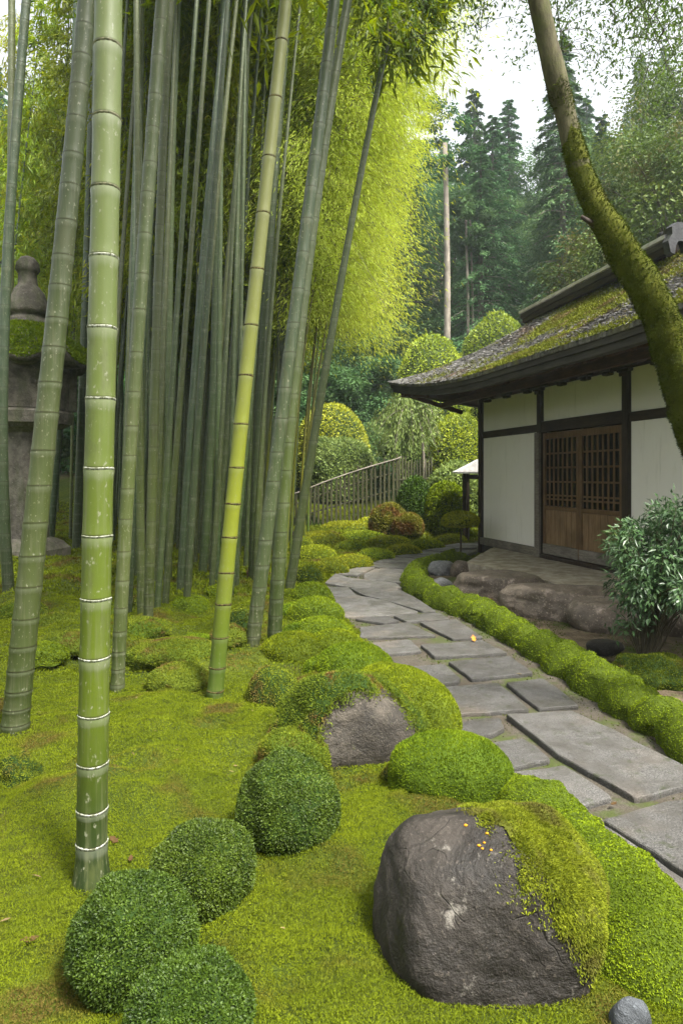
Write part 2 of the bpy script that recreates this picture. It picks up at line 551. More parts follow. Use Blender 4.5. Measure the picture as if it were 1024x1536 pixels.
def slab_mat(name, lift):
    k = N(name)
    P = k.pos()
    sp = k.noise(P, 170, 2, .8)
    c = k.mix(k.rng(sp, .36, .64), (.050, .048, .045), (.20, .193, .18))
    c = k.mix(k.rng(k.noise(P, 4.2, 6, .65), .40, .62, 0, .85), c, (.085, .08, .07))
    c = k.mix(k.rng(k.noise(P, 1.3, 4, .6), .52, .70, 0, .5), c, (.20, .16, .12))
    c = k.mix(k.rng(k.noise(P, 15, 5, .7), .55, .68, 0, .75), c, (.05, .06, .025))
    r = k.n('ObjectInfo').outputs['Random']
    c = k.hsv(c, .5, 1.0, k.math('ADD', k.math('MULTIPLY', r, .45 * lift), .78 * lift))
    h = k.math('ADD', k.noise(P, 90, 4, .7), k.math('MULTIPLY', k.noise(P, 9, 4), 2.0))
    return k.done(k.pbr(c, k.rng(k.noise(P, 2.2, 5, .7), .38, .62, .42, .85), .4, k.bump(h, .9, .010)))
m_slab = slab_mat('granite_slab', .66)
m_slab_lit = slab_mat('granite_slab_lit', 1.08)  # same granite, lightened to paint in the brighter light on the far path

def path_mat():
    k = N('path_bed')
    P = k.pos()
    c = k.mix(k.rng(k.noise(P, 120, 3, .8), .36, .64), (.035, .029, .02), (.11, .098, .078))
    c = k.mix(k.rng(k.noise(P, 3.0, 5, .6), .4, .65, 0, .8), c, (.06, .048, .033))
    c = k.mix(k.rng(k.noise(P, 2.6, 6, .7), .47, .60, 0, .92), c, (.05, .066, .014))
    h = k.math('ADD', k.noise(P, 110, 4, .7), k.math('MULTIPLY', k.noise(P, 14, 4), 2.0))
    return k.done(k.pbr(c, .85, .25, k.bump(h, .7, .01)))
m_path = path_mat()
k = N('terrace_earth')
m_terrace = k.done(k.pbr(k.mix(k.rng(k.noise(k.pos(), 5, 6, .7), .35, .65), (.24, .20, .145), (.44, .39, .31)), .85, .2, k.bump(k.noise(k.pos(), 40, 5, .7), .5, .01)))

m_darkwood = wood_mat('dark_wood', (.020, .013, .009), (.050, .034, .022))
m_darkbeam = wood_mat('dark_beam', (.022, .014, .009), (.055, .036, .023), (1.2, 14, 14))
m_soffit = wood_mat('soffit_wood', (.045, .018, .010), (.105, .045, .024), (2, 14, 14))
m_door = wood_mat('door_wood', (.095, .050, .018), (.20, .118, .055), (30, 30, 2.0), .55)
m_doorpanel = wood_mat('door_panel_wood', (.165, .095, .040), (.32, .21, .115), (22, 22, 1.4), .6)
m_greywood = wood_mat('weathered_wood', (.13, .11, .085), (.27, .24, .20), (3, 18, 18), .8)
m_fascia = wood_mat('fascia_wood', (.038, .032, .027), (.085, .076, .064), (1.0, 20, 20), .7)
m_fencewood = wood_mat('fence_wood', (.024, .025, .010), (.07, .068, .028), (16, 16, 2), .8)
m_bark = wood_mat('grey_bark', (.075, .065, .050), (.17, .15, .12), (10, 10, 2.0), .9, (.08, .09, .03), 'obj', .8)
m_palebark = wood_mat('pale_bark', (.17, .145, .115), (.33, .29, .235), (4, 4, .5), .9, None, 'obj', .8)
m_twig = wood_mat('twig_bark', (.05, .04, .025), (.10, .085, .05), (10, 10, 3), .8)

def plaster():
    k = N('cream_plaster')
    P = k.pos('obj')
    c = k.mix(k.rng(k.noise(P, 1.4, 5, .6), .35, .7), (.86, .825, .74), (.90, .87, .79))
    c = k.mix(k.rng(k.noise(k.pos('obj', (6, 6, .6)), 1.5, 5, .65), .55, .75, 0, .35), c, (.45, .44, .33))
    return k.done(k.pbr(c, .85, .2, k.bump(k.noise(P, 60, 4), .12, .004)))
m_plaster = plaster()
k = N('dark_glass')
m_glass = k.done(k.pbr((.012, .010, .008), .06, .6))
k = N('dark_interior')
m_interior = k.done(k.pbr(k.mix(k.noise(k.pos('obj'), 3), (.02, .015, .01), (.05, .035, .025)), .9, .1))

def roof_mat():
    k = N('bark_shingle_roof')
    P = k.pos('obj')
    fl = k.vor(k.pos('obj', (1, 1, .4)), 26, 'F1', 1)
    c = k.mix(k.rng(k.noise(fl, 5, 2), .3, .7), (.075, .068, .062), (.30, .285, .27))
    c = k.mix(k.rng(k.noise(P, 45, 4, .7), .45, .7, 0, .6), c, (.05, .043, .035))
    c = k.mix(k.rng(k.noise(P, 2.0, 5, .65), .48, .62, 0, .8), c, (.17, .16, .045))
    return k.done(k.pbr(c, .75, .3, k.bump(k.noise(P, 38, 5, .75), .9, .03)))
m_roof = roof_mat()
m_roofmoss = leaf_mat('roof_moss', (.06, .075, .010), (.18, .20, .02), (.15, .11, .05), 3.0, .15, .8, .1, third_scale=2.5, third_at=(.5, .68))
m_flake = leaf_mat('shingle_flake', (.06, .055, .05), (.36, .35, .34), (.22, .14, .08), 3.0, 0, .7, .3, third_scale=1.2, third_at=(.55, .7))
k = N('pale_roof_metal')
m_palemetal = k.done(k.pbr(k.mix(k.rng(k.noise(k.pos('obj'), 8, 4), .3, .7), (.38, .37, .36), (.58, .57, .55)), .5, .4))
k = N('grey_roof_tile')
m_tile = k.done(k.pbr(k.mix(k.rng(k.noise(k.pos('obj'), 9, 5, .7), .35, .7), (.012, .0125, .0135), (.042, .043, .045)), .55, .4, k.bump(k.noise(k.pos('obj'), 30, 4), .4, .01)))

def stone_mat(name, c0, c1, mossy=.5):
    k = N(name)
    P = k.pos('obj')
    n = k.noise(P, 5, 7, .7)
    c = k.mix(k.rng(n, .34, .66), c0, c1)
    c = k.mix(k.math('MULTIPLY', k.rng(k.noise(k.pos('obj', (3, 3, .8)), 1.6, 5, .7), .45, .65), mossy), c, (.05, .065, .02))
    c = k.mix(k.rng(k.noise(P, 22, 4, .7), .58, .7, 0, .5), c, tuple(q * 1.8 for q in c1))
    return k.done(k.pbr(c, .85, .25, k.bump(k.math('ADD', n, k.math('MULTIPLY', k.noise(P, 40, 4), .4)), .8, .03)))
m_lantern = stone_mat('lantern_stone', (.055, .048, .037), (.15, .135, .108))
m_lantern_dark = stone_mat('lantern_dark_stone', (.048, .042, .032), (.13, .115, .09), .5)
k = N('orange_leaf')
m_orange = k.done(k.pbr(k.mix(k.attr('rnd'), (.55, .16, .02), (.60, .30, .03)), .6, .3))
k = N('brown_leaf')
m_brownleaf = k.done(k.pbr((.075, .045, .02), .95, .03))
k = N('orange_fungus')
m_fungus = k.done(k.pbr((.50, .22, .01), .7, .2))
# ------------------------------------------------------------------ ground, path, moss
PATH_L = [(1110, 1480), (1000, 1370), (845, 1215), (770, 1160), (680, 1090), (600, 1010), (540, 950), (502, 905), (487, 880), (520, 855), (590, 835), (660, 820), (722, 812), (800, 803)]
HEDGE_L = [(1150, 1235), (1024, 1140), (900, 1055), (770, 970), (690, 925), (640, 905), (604, 880), (614, 858), (640, 848), (690, 840)]
PL = resample([gat(x, y)[:2] for x, y in PATH_L], .12)
HL = resample([gat(x, y)[:2] for x, y in HEDGE_L], .12)
PATH_POLY = np.concatenate([PL, [gat(735, 826)[:2]], HL[::-1]])
GARDEN_POLY = np.concatenate([HL, [(2.6, 12.6), (9, 12.6), (9, 2.0)]])

def height(x, y, detail=True):
    x = np.asarray(x, float); y = np.asarray(y, float)
    # the hillside behind
    k = np.clip(y - 15.5, 0, None)
    hill = .04 * np.minimum(k, 4) + .21 * np.clip(y - 19, 0, 8) + .47 * np.clip(y - 27, 0, 55)
    hill -= .05 * np.clip(y - 27, 0, 55)
    hill += np.clip(y - 24, 0, 1) * np.clip((y - 24) / 30, 0, 1) * 3 * fbm2(x, y, .06, 5, 2)
    hill += np.clip((-x - 14) / 20, 0, 1) * 4 * np.clip((y - 4) / 10, 0, 1) + np.clip((x - 14) / 20, 0, 1) * 6
    z = hill
    if detail:
        m = smooth(.05, .5, np.where(inside(PATH_POLY, x, y) | inside(GARDEN_POLY, x, y), 0, np.minimum(dist_line(PL, x, y), dist_line(HL, x, y))))
        near = smooth(45, 20, y)
        lump = np.clip(fbm2(x, y, 1.1, 3, 3) + .1, 0, 1)
        far = 1 - smooth(7.5, 9, y) * smooth(-2.2, -1.0, x)
        for hx, hy, hr in ((-.91, 2.5, .45), (-1.91, 4.0, .4), (-.85, 4.6, .4), (-1.55, 4.75, .35), (.5, 2.1, .5), (-.6, 2.1, .4), (.05, 3.45, .6)):
            m = m * (1 - np.exp(-((x - hx) ** 2 + (y - hy) ** 2) / hr ** 2))
        z = z + m * near * far * (.17 * lump + .085 * fbm2(x, y, 2.6, 9, 3) + smooth(5, 9, y) * .09 * np.clip(fbm2(x, y, 1.5, 21, 2), 0, 1))
        z = z - .03 * (inside(PATH_POLY, x, y)) - .015 * inside(GARDEN_POLY, x, y)
    return z

def ground_z(x, y):
    return float(height(np.array([x]), np.array([y]))[0])

def make_ground():
    nx, ny = 420, 520
    t = np.linspace(-1, 1, nx)
    xs = 6.0 * np.sinh(3.6 * t) / np.sinh(3.6) * 16
    ys = np.concatenate([-20 + np.linspace(0, 1, 30) ** .7 * 21, 1.0 + 150 * (np.exp(np.linspace(0, 1, ny - 29)[1:] * 4.4) - 1) / (np.exp(4.4) - 1)])
    X, Y = np.meshgrid(xs, ys)
    x, y = X.ravel(), Y.ravel()
    z = height(x, y)
    soil = np.where(inside(GARDEN_POLY, x, y), .75, 0.0)
    soil = np.maximum(soil, smooth(20, 28, y) * .75)
    g = Geo()
    g.add(np.stack([x, y, z], -1), quads=grid_faces(len(ys), nx), smooth=True, attrs={'soil': soil})
    o = structure(g.build('ground', m_ground))
    o['label'] = 'mossy garden ground rising into the wooded hillside'
    # the bed of the path, a sheet just above the ground
    g = Geo()
    n = 90
    def res(P):
        s = np.concatenate([[0], np.cumsum(np.linalg.norm(np.diff(P, axis=0), axis=1))])
        q = np.linspace(0, s[-1], n)
        return np.stack([np.interp(q, s, P[:, k]) for k in (0, 1)], -1)
    a, b = res(PL), res(np.concatenate([HL, [gat(725, 830)[:2], gat(800, 815)[:2]]]))
    w = np.linspace(0, 1, 26)
    P = a[:, None] * (1 - w[None, :, None]) + b[:, None] * w[None, :, None]
    x, y = P[..., 0].ravel(), P[..., 1].ravel()
    z = .004 * fbm2(x, y, 6, 4) - .012
    z[(x > 3.2) & (y > 15.5)] += .0
    g.add(np.stack([x, y, z], -1), quads=grid_faces(n, 26)[:, ::-1], smooth=True)
    structure(g.build('path', m_path))['label'] = 'winding garden path bed of grit and thin moss'

make_ground()

def moss_cover():
    rng = rng_(11)
    g = Geo()
    for d0, d1, dens, L, W in ((1.55, 3.2, 80000, .0075, .0036), (3.2, 5.0, 40000, .0105, .0052), (5.0, 8.0, 13000, .016, .009), (8, 13, 1900, .042, .022), (13, 21, 800, .06, .035)):
        area = .62 * (d1 * d1 - d0 * d0) * 1.0
        n = int(area * dens)
        y = np.sqrt(rng.random(n) * (d1 * d1 - d0 * d0) + d0 * d0)
        u = rng.uniform(-.62, .62, n)
        x = u * y
        keep = ~inside(PATH_POLY, x, y) & ~inside(GARDEN_POLY, x, y) & ((x < np.where(y < 3.3, .52, .30) * y) | (y > 11.5))
        thin = fbm2(x, y, .9, 40, 4)
        keep &= rng.random(n) < np.clip(1.15 - 2.2 * np.clip(thin - .18, 0, 1), .25, 1)
        x, y = x[keep], y[keep]
        z = height(x, y)
        P = np.stack([x, y, z + .001 + .014 * np.clip(fbm2(x, y, 16, 61, 2) + .25, 0, 1) + .018 * np.clip(fbm2(x, y, 5.5, 62, 2) + .2, 0, 1)], -1)
        nrm = np.stack([np.zeros_like(x), np.zeros_like(x), np.ones_like(x)], -1)
        blades(g, P, nrm, L, W, rng, .7)
    o = g.build('moss', m_moss)
    o['kind'] = 'stuff'
    o['label'] = 'yellow green moss carpeting the garden floor'
    # weedy moss in the joints of the path and on the bare soil of the bed
    g = Geo()
    n = 60000
    y = np.sqrt(rng.random(n) * (13 ** 2 - 2.2 ** 2) + 2.2 ** 2)
    x = rng.uniform(-.1, .62, n) * y
    nz = fbm2(x, y, 2.6, 52, 4)
    a = inside(PATH_POLY, x, y); b = inside(GARDEN_POLY, x, y)
    keep = (a & (nz > .02)) | (b & (nz > .08) & (rng.random(n) < .9))
    x, y, b = x[keep], y[keep], b[keep]
    P = np.stack([x, y, np.where(b, height(x, y), -.012)], -1)
    nrm = np.tile([0, 0, 1.0], (len(x), 1))
    blades(g, P, nrm, .006 + .0016 * y, .004 + .0011 * y, rng, .9)
    o = g.build('weeds', m_weed)
    o['kind'] = 'stuff'
    o['label'] = 'thin moss and weeds in the joints and on the soil'

m_weed = leaf_mat('weed', (.025, .04, .007), (.085, .115, .012), None, 3.0, .15, .8, .1)
moss_cover()

def litter():
    rng = rng_(19)
    n = 900
    y = np.sqrt(rng.random(n) * (12 ** 2 - 1.7 ** 2) + 1.7 ** 2)
    x = rng.uniform(-.6, .6, n) * y
    keep = (inside(PATH_POLY, x, y) & (rng.random(n) < .25)) | (inside(GARDEN_POLY, x, y) & (rng.random(n) < .8)) | (x < -.05 * y) & (fbm2(x, y, .8, 33, 3) > -.1)
    x, y = x[keep], y[keep]
    P = np.stack([x, y, height(x, y) + .016 + .03 * inside(PATH_POLY, x, y)], -1)
    a = rng.uniform(0, 6.28, len(x))
    D = np.stack([np.cos(a), np.sin(a), rng.normal(size=len(x)) * .15], -1)
    g = Geo()
    leaves(g, P, D, np.array([0, 0, 1.]) + rng.normal(size=P.shape) * .3, .042, .008, rng, 0, .1)
    o = g.build('leaf_litter', m_litter)
    o['kind'] = 'stuff'
    o['label'] = 'sparse dry bamboo leaves lying on moss and soil'
m_litter = leaf_mat('dry_leaf', (.07, .045, .02), (.24, .18, .08), None, 5.0, .1, .7, .2)
litter()

# ------------------------------------------------------------------ paving slabs of the path
ZOOM = {'A': (470, 800, 3.938), 'B': (520, 900, 3.413), 'C': (620, 1000, 2.535)}
G_SLAB = 'paving slabs of the garden path'
SLABS = [
 ('C', [(358, 183), (600, 168), (760, 240), (1050, 385), (1040, 445), (838, 490), (560, 335)], 'longest grey granite slab, lying along the right side of the path', .035),
 ('C', [(728, 582), (960, 512), (1100, 500), (1240, 640), (1080, 815), (900, 690)], 'big grey slab cut off by the lower right edge of the photo', .03),
 ('C', [(235, 300), (410, 275), (470, 310), (508, 348), (352, 380), (280, 350)], 'small rounded slab beside the bright round moss mound', .03),
 ('C', [(368, 402), (570, 375), (665, 435), (742, 492), (530, 552), (390, 480)], 'speckled slab just past the bright moss mound towards the camera', .028),
 ('C', [(145, 222), (230, 200), (325, 195), (335, 230), (290, 252), (190, 265), (150, 250)], 'small uneven bluish stone set among the paving slabs', .03),
 ('C', [(40, 85), (320, 62), (380, 112), (430, 158), (125, 178), (60, 120)], 'broad slab spanning the path above the small bluish stone', .03),
 ('C', [(355, 60), (490, 45), (560, 95), (622, 145), (475, 155)], 'slab against the moss hedge right of the broad slab', .028),
 ('C', [(610, 640), (728, 598), (890, 715), (1075, 840), (1040, 930), (960, 905), (800, 790)], 'sunken gritty slab along the front moss border', .006),
 ('B', [(235, 345), (495, 328), (577, 400), (555, 415), (360, 440), (290, 395)], 'slab with a chipped corner beside the big left moss border', .03),
 ('B', [(525, 315), (830, 288), (945, 370), (640, 398), (585, 355)], 'wide slab touching the moss hedge, level with the chipped slab', .03),
 ('B', [(90, 222), (320, 203), (378, 258), (165, 278), (115, 245)], 'small tilted looking slab beside the lumpy left moss border', .03),
 ('B', [(385, 228), (690, 205), (812, 268), (450, 288)], 'slab with an orange leaf on its far edge beside the moss hedge', .03),
 ('B', [(75, 140), (310, 115), (450, 178), (250, 184), (70, 190)], 'slab with a dark wet stain across its middle', .03),
 ('B', [(375, 112), (560, 100), (690, 188), (540, 195), (450, 150)], 'wedge shaped slab by the hedge right of the stained slab', .03),
 ('B', [(240, 80), (470, 65), (520, 95), (310, 108)], 'narrow slab in front of the wide pale slab, on the hedge side', .028),
 ('B', [(45, 94), (200, 80), (262, 105), (190, 118)], 'narrow slab in front of the wide pale slab, on the moss mound side', .028),
 ('A', [(92, 368), (240, 362), (420, 395), (610, 460), (420, 485), (175, 492), (140, 465), (110, 420)], 'wide pale slab in the bend of the path', .03),
 ('A', [(220, 325), (480, 320), (600, 380), (720, 455), (640, 455), (450, 400), (300, 365)], 'long curved slab hugging the hedge in the bend', .03),
 ('A', [(75, 315), (205, 318), (250, 360), (88, 362)], 'small slab at the tightest bend of the path', .03),
 ('A', [(130, 240), (200, 262), (480, 290), (520, 318), (240, 318), (70, 292)], 'long thin slab running right across the bend', .03),
 ('A', [(300, 240), (370, 208), (520, 236), (522, 288), (300, 268)], 'pale triangular slab beyond the long thin cross slab', .03),
 ('A', [(196, 218), (280, 195), (362, 200), (260, 245), (140, 238)], 'little pointed slab at the left edge beyond the bend', .03),
 ('A', [(390, 205), (562, 212), (534, 232), (420, 228)], 'sliver of slab by the tip of the curled hedge', .03),
 ('A', [(295, 190), (345, 170), (590, 178), (562, 206), (390, 198)], 'first full width slab beyond the bend', .03),
 ('A', [(370, 165), (470, 140), (620, 150), (600, 174)], 'second full width slab beyond the bend', .03),
 ('A', [(480, 135), (570, 118), (680, 128), (640, 148)], 'third full width slab beyond the bend', .03),
 ('A', [(580, 115), (660, 100), (760, 112), (720, 133)], 'fourth full width slab beyond the bend', .03),
 ('A', [(670, 95), (790, 76), (840, 90), (740, 110)], 'slab by the far moss edge, short of the tea house corner', .03),
 ('A', [(760, 72), (860, 55), (975, 58), (965, 84), (850, 88)], 'farthest slab, ending behind the tea house corner post', .03),
 ('A', [(740, 114), (850, 95), (965, 100), (900, 130)], 'slab beside the thin stalk of the umbrella shaped shrub', .03),
]

def make_slab(zk, pts, label, top, seed):
    ox, oy, s = ZOOM[zk]
    P = np.array([gat(ox + p[0] / s, oy + p[1] / s, top)[:2] for p in pts])
    P = P + unit(P - P.mean(0)) * .012
    rng = rng_(seed)
    if np.sum(P[:, 0] * np.roll(P[:, 1], -1) - P[:, 1] * np.roll(P[:, 0], -1)) < 0:
        P = P[::-1]
    c = P.mean(0)
    # finer outline with slightly rounded corners and a hewn edge
    Q = []
    for i in range(len(P)):
        a, b, cc = P[i - 1], P[i], P[(i + 1) % len(P)]
        la, lc = np.linalg.norm(b - a), np.linalg.norm(cc - b)
        ra = min(.018, la * .25, lc * .25)
        p, q = b + (a - b) / la * ra, b + (cc - b) / lc * ra
        for t in (0, .33, .67, 1):
            Q.append((1 - t) ** 2 * p + 2 * t * (1 - t) * b + t * t * q)
        nx_ = cc + (b - cc) / lc * min(.018, lc * .25)
        m = max(1, int(lc / .09))
        for t in np.linspace(0, 1, m + 1)[1:-1]:
            Q.append(q * (1 - t) + nx_ * t)
    Q = np.array(Q)
    jit = fbm(np.concatenate([Q, np.full((len(Q), 1), seed)], 1), 9.0, seed, 2)
    Q = Q + unit(Q - c) * (jit[:, None] * .012)
    n = len(Q)
    rings = [(1.0, -.08), (1.0, top - .014), (.996, top - .005), (.985, top)]
    V = []
    for k, z in rings:
        off = np.linalg.norm(Q - c, axis=1, keepdims=True)
        V.append(np.concatenate([c + (Q - c) * np.maximum(1 - (1 - k) * .45 / off, .5), np.full((n, 1), z)], 1))
    inner = [.82, .6, .38, .16]
    for k in inner:
        V.append(np.concatenate([c + (Q - c) * k, np.full((n, 1), top)], 1))
    V = np.concatenate(V + [np.array([[c[0], c[1], top]])])
    tilt = rng.normal(size=2) * .006
    m = V[:, 2] > top - .02
    V[m, 2] += ((V[m, :2] - c) @ tilt) + .0025 * fbm2(V[m, 0], V[m, 1], 7, seed)
    nr = len(rings) + len(inner)
    Qf = grid_faces(nr, n, True)
    last = (nr - 1) * n
    T = [(last + j, last + (j + 1) % n, len(V) - 1) for j in range(n)]
    V[:, :2] -= c
    g = Geo()
    g.add(V, quads=Qf, tris=T, smooth=False)
    o = g.build('paving_slab', m_slab_lit if zk == 'A' else m_slab)
    o.location = (c[0], c[1], 0)
    tag(o, label, 'paving slab', G_SLAB)

for i, (zk, pts, label, top) in enumerate(SLABS):
    make_slab(zk, pts, label, top * .6, 100 + i)

# ------------------------------------------------------------------ moss mounds, clipped balls and the moss hedges
def lumpy(sub, rx, ry, rz, seed, amp=.05, freq=1.6, floor=-.35, flat=1.0):
    V, T = ico(sub)
    V = V.copy()
    r = 1 + amp * fbm(V + seed * 3.1, freq, seed, 3) + .035 * fbm(V + seed * 1.7, 6.5, seed + 2, 2)
    V = V * r[:, None]
    if flat != 1:
        V[:, 2] = np.sign(V[:, 2]) * np.abs(V[:, 2]) ** flat
    V[:, 2] = np.maximum(V[:, 2], floor)
    return V * np.array([rx, ry, rz]), T

def mound(name, loc, r, seed, label, cat, group, mats, n, L, W, kind='blade', amp=.05, freq=1.6, rz=0.0, spread=.55, floor=-.3, sub=4, flat=1.0, patchy=0.0):
    rng = rng_(seed)
    V, T = lumpy(sub, *r, seed, amp, freq, floor, flat)
    g = Geo()
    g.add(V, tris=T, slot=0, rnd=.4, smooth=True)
    P, Nn = scatter(V, T, n, rng, np.clip(1 + patchy * 2.2 * fbm(V[T].mean(1) / np.max(r), 4.5, seed + 5, 2), .45, 2) if patchy else None)
    k = (P[:, 2] > floor * r[2] + .01)
    P, Nn = P[k], Nn[k]
    if kind == 'blade':
        blades(g, P - Nn * L * .15, Nn + np.array([0, 0, .25]), L * 1.25, W * 1.1, rng, spread + .15, 1)
    else:
        D = unit(Nn * .8 + rng.normal(size=P.shape) * spread + np.array([0, 0, .15]))
        U = unit(Nn + rng.normal(size=P.shape) * .5)
        leaves(g, P + Nn * rng.uniform(-.5, .9, (len(P), 1)) * L * .6, D, U, L, W, rng, 1)
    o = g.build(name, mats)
    o.location = [float(v) for v in loc]
    o.rotation_euler = (0, 0, rz)
    return tag(o, label, cat, group)

# clipped balls in front: (photo x, centre y, width, label)
G_BALL = 'clipped dark green ball shrubs in the moss'
for i, (x, y, w, lab, rz_) in enumerate([
        (200, 1408, 186, 'big dark green clipped ball at lower left, the bamboo foot behind it', .98),
        (306, 1305, 150, 'smallest clipped ball, between the giant bamboo foot and two larger balls', .98),
        (434, 1213, 152, 'clipped ball with an orange leaf on it, beside the mossy brown rock', 1.06),
        (286, 1548, 206, 'clipped ball cut off by the bottom edge of the photo', .98)]):
    k = w / 2 / F
    d = EYE / ((y - HY) / F + .62 * k)
    r = k * d
    mound('clipped_shrub', (*at(x, y, d)[:2], .60 * r), (r * .95, r * .95, r * rz_), 200 + i, lab, 'shrub', G_BALL, [m_ball_core, m_ball], 44000, .0098, .0054, 'leaf', .20, 1.5, floor=-.66, spread=.85, patchy=.4)

# mounds given by photo x, top y, bottom y, width
def pm(name, x, yt, yb, w, seed, lab, cat='moss mound', group=None, ratio=1.0, mats=None, dens=1.0, kind='blade', amp=.06, rz=0, sink=.25, z0=None, lw=None, flat=1.0, freq=1.6, hmin=.06):
    g0 = gat(x, yb)
    if z0 is not None:
        g0 = gat(x, yb, z0)
    d0 = g0[1]
    rx = w / 2 / F * d0
    ry = rx * ratio
    d = d0 + ry * .8
    rx = w / 2 / F * d
    zt = EYE - (yt - HY) / F * d
    zb = ground_z((x - CX) / F * d, d) if z0 is None else z0
    h = max(zt - zb, hmin)
    L, W = lw or (max(.0085, .0022 * d), max(.0055, .0018 * d))
    area = 2 * math.pi * rx * ry + math.pi * (rx + ry) * h
    n = int(min(42000, area / (L * W) * 2.2 * dens))
    return mound(name, ((x - CX) / F * d, d, zb + .0), (rx, ry, h), seed, lab, cat, group, mats or [m_mound_core, m_mound], n, L, W, kind, amp, freq, rz, floor=-sink, flat=flat)

G_EDGE = 'moss mounds edging the left side of the path'
pm('moss_mound', 675, 1102, 1212, 186, 301, 'bright round moss mound behind the dark boulder', group=G_EDGE, ratio=.85, flat=.8, amp=.07)
pm('moss_mound', 606, 1003, 1106, 118, 302, 'long moss mound sloping to the path behind the mossy brown rock', group=G_EDGE, ratio=2.3, rz=.45, flat=.85)
pm('moss_mound', 531, 966, 1030, 119, 303, 'moss mound on the path edge, next beyond the long sloping one', group=G_EDGE, ratio=1.0, flat=.85)
pm('moss_mound', 504, 944, 992, 100, 304, 'moss mound third from the mossy brown rock along the path', group=G_EDGE, flat=.95, hmin=.20, ratio=.75)
pm('moss_mound', 482, 926, 968, 102, 305, 'moss mound in the middle of the row along the path', group=G_EDGE, flat=.95, hmin=.20, ratio=.75)
pm('moss_mound', 473, 903, 940, 85, 306, 'moss mound second from the thin leaning bamboo foot', group=G_EDGE, flat=.95, hmin=.20, ratio=.75)
pm('moss_mound', 467, 874, 914, 70, 307, 'moss mound beside the foot of the thin leaning bamboo', group=G_EDGE, flat=.95, hmin=.20, ratio=.75)
pm('moss_mound', 463, 846, 876, 46, 308, 'dark fronted little round moss ball at the tightest path bend', group=G_EDGE, mats=[m_ball_core, m_mound])
FAR = [(497, 838, 862, 52), (472, 818, 840, 66), (530, 832, 852, 60), (527, 814, 826, 52), (564, 826, 840, 58), (605, 818, 832, 54), (640, 810, 823, 50), (676, 803, 815, 48), (706, 796, 809, 40),
       (480, 798, 818, 80), (585, 804, 818, 62), (545, 797, 812, 70), (622, 797, 810, 50), (660, 790, 802, 50), (630, 784, 797, 44), (690, 783, 796, 44), (520, 785, 800, 76), (600, 786, 800, 56), (452, 806, 826, 40), (565, 783, 795, 60)]
for i, (x, yt, yb, w) in enumerate(FAR):
    pm('moss_mound', x, yt, yb, w, 320 + i, 'low yellow green moss cushion in the quilt of cushions beyond the bend', mats=[m_mound_core, m_farmoss_lit], group='moss cushions beyond the bend', ratio=.8, flat=.85, amp=.12, hmin=.17)
for i, (x, yt, yb, w) in enumerate([(440, 905, 935, 46), (444, 935, 966, 50), (458, 962, 995, 56), (490, 985, 1018, 70), (432, 884, 908, 40)]):
    pm('moss_mound', x, yt, yb, w, 360 + i, 'moss cushion of the second row, on the lawn side of the path edging', group='second row of moss cushions by the path', ratio=.8, amp=.1)
pm('moss_mound', 410, 1001, 1062, 84, 341, 'dark leafy moss hump left of the mossy brown rock', mats=[m_ball_core, m_rockmoss], ratio=.9, kind='leaf', amp=.12)
pm('moss_mound', 362, 912, 948, 44, 342, 'dark little moss hump between two leaning bamboo culms', mats=[m_ball_core, m_rockmoss], amp=.12)
pm('moss_mound', 270, 1006, 1043, 92, 343, 'flat olive moss hump in the open moss lawn', mats=[m_mound_core, m_rockmoss], amp=.2, flat=.9, hmin=.11)
pm('moss_mound', 265, 978, 1012, 120, 344, 'wide low moss hump behind the flat olive one', mats=[m_mound_core, m_rockmoss], amp=.2, flat=.9, hmin=.12)
for i, (x, yt, yb, w, olive) in enumerate([(100, 955, 990, 100, 1), (60, 985, 1012, 80, 0), (212, 930, 960, 80, 1), (300, 955, 985, 80, 0), (345, 960, 990, 60, 1), (150, 905, 930, 70, 0), (85, 920, 945, 80, 1), (30, 900, 930, 80, 1), (285, 895, 918, 60, 0), (235, 965, 992, 90, 1), (200, 890, 910, 60, 1), (330, 885, 905, 50, 0)]):
    pm('moss_mound', x, yt, yb, w, 380 + i, 'uneven low moss hump among the feet of the front bamboo culms', mats=[m_mound_core, m_rockmoss if olive else m_mound], group='low moss humps among the bamboo feet', amp=.25, freq=2.2, hmin=.12, flat=.9)
pm('moss_mound', 238, 873, 893, 62, 345, 'small moss hump among the bamboo feet', mats=[m_mound_core, m_mound], amp=.15)
pm('moss_mound', 22, 1136, 1178, 74, 346, 'ragged dark moss tuft on the lawn at the left edge', mats=[m_ball_core, m_rockmoss], kind='leaf', amp=.4, freq=3.0)
pm('moss_mound', 440, 950, 1000, 96, 347, 'moss swell at the foot of the two front right culms', mats=[m_mound_core, m_mound], ratio=1.2, flat=.85)
pm('moss_mound', 985, 982, 1030, 130, 348, 'dark green moss patch on the soil under the glossy shrub', mats=[m_ball_core, m_rockmoss], ratio=.9, amp=.25, freq=2.2)

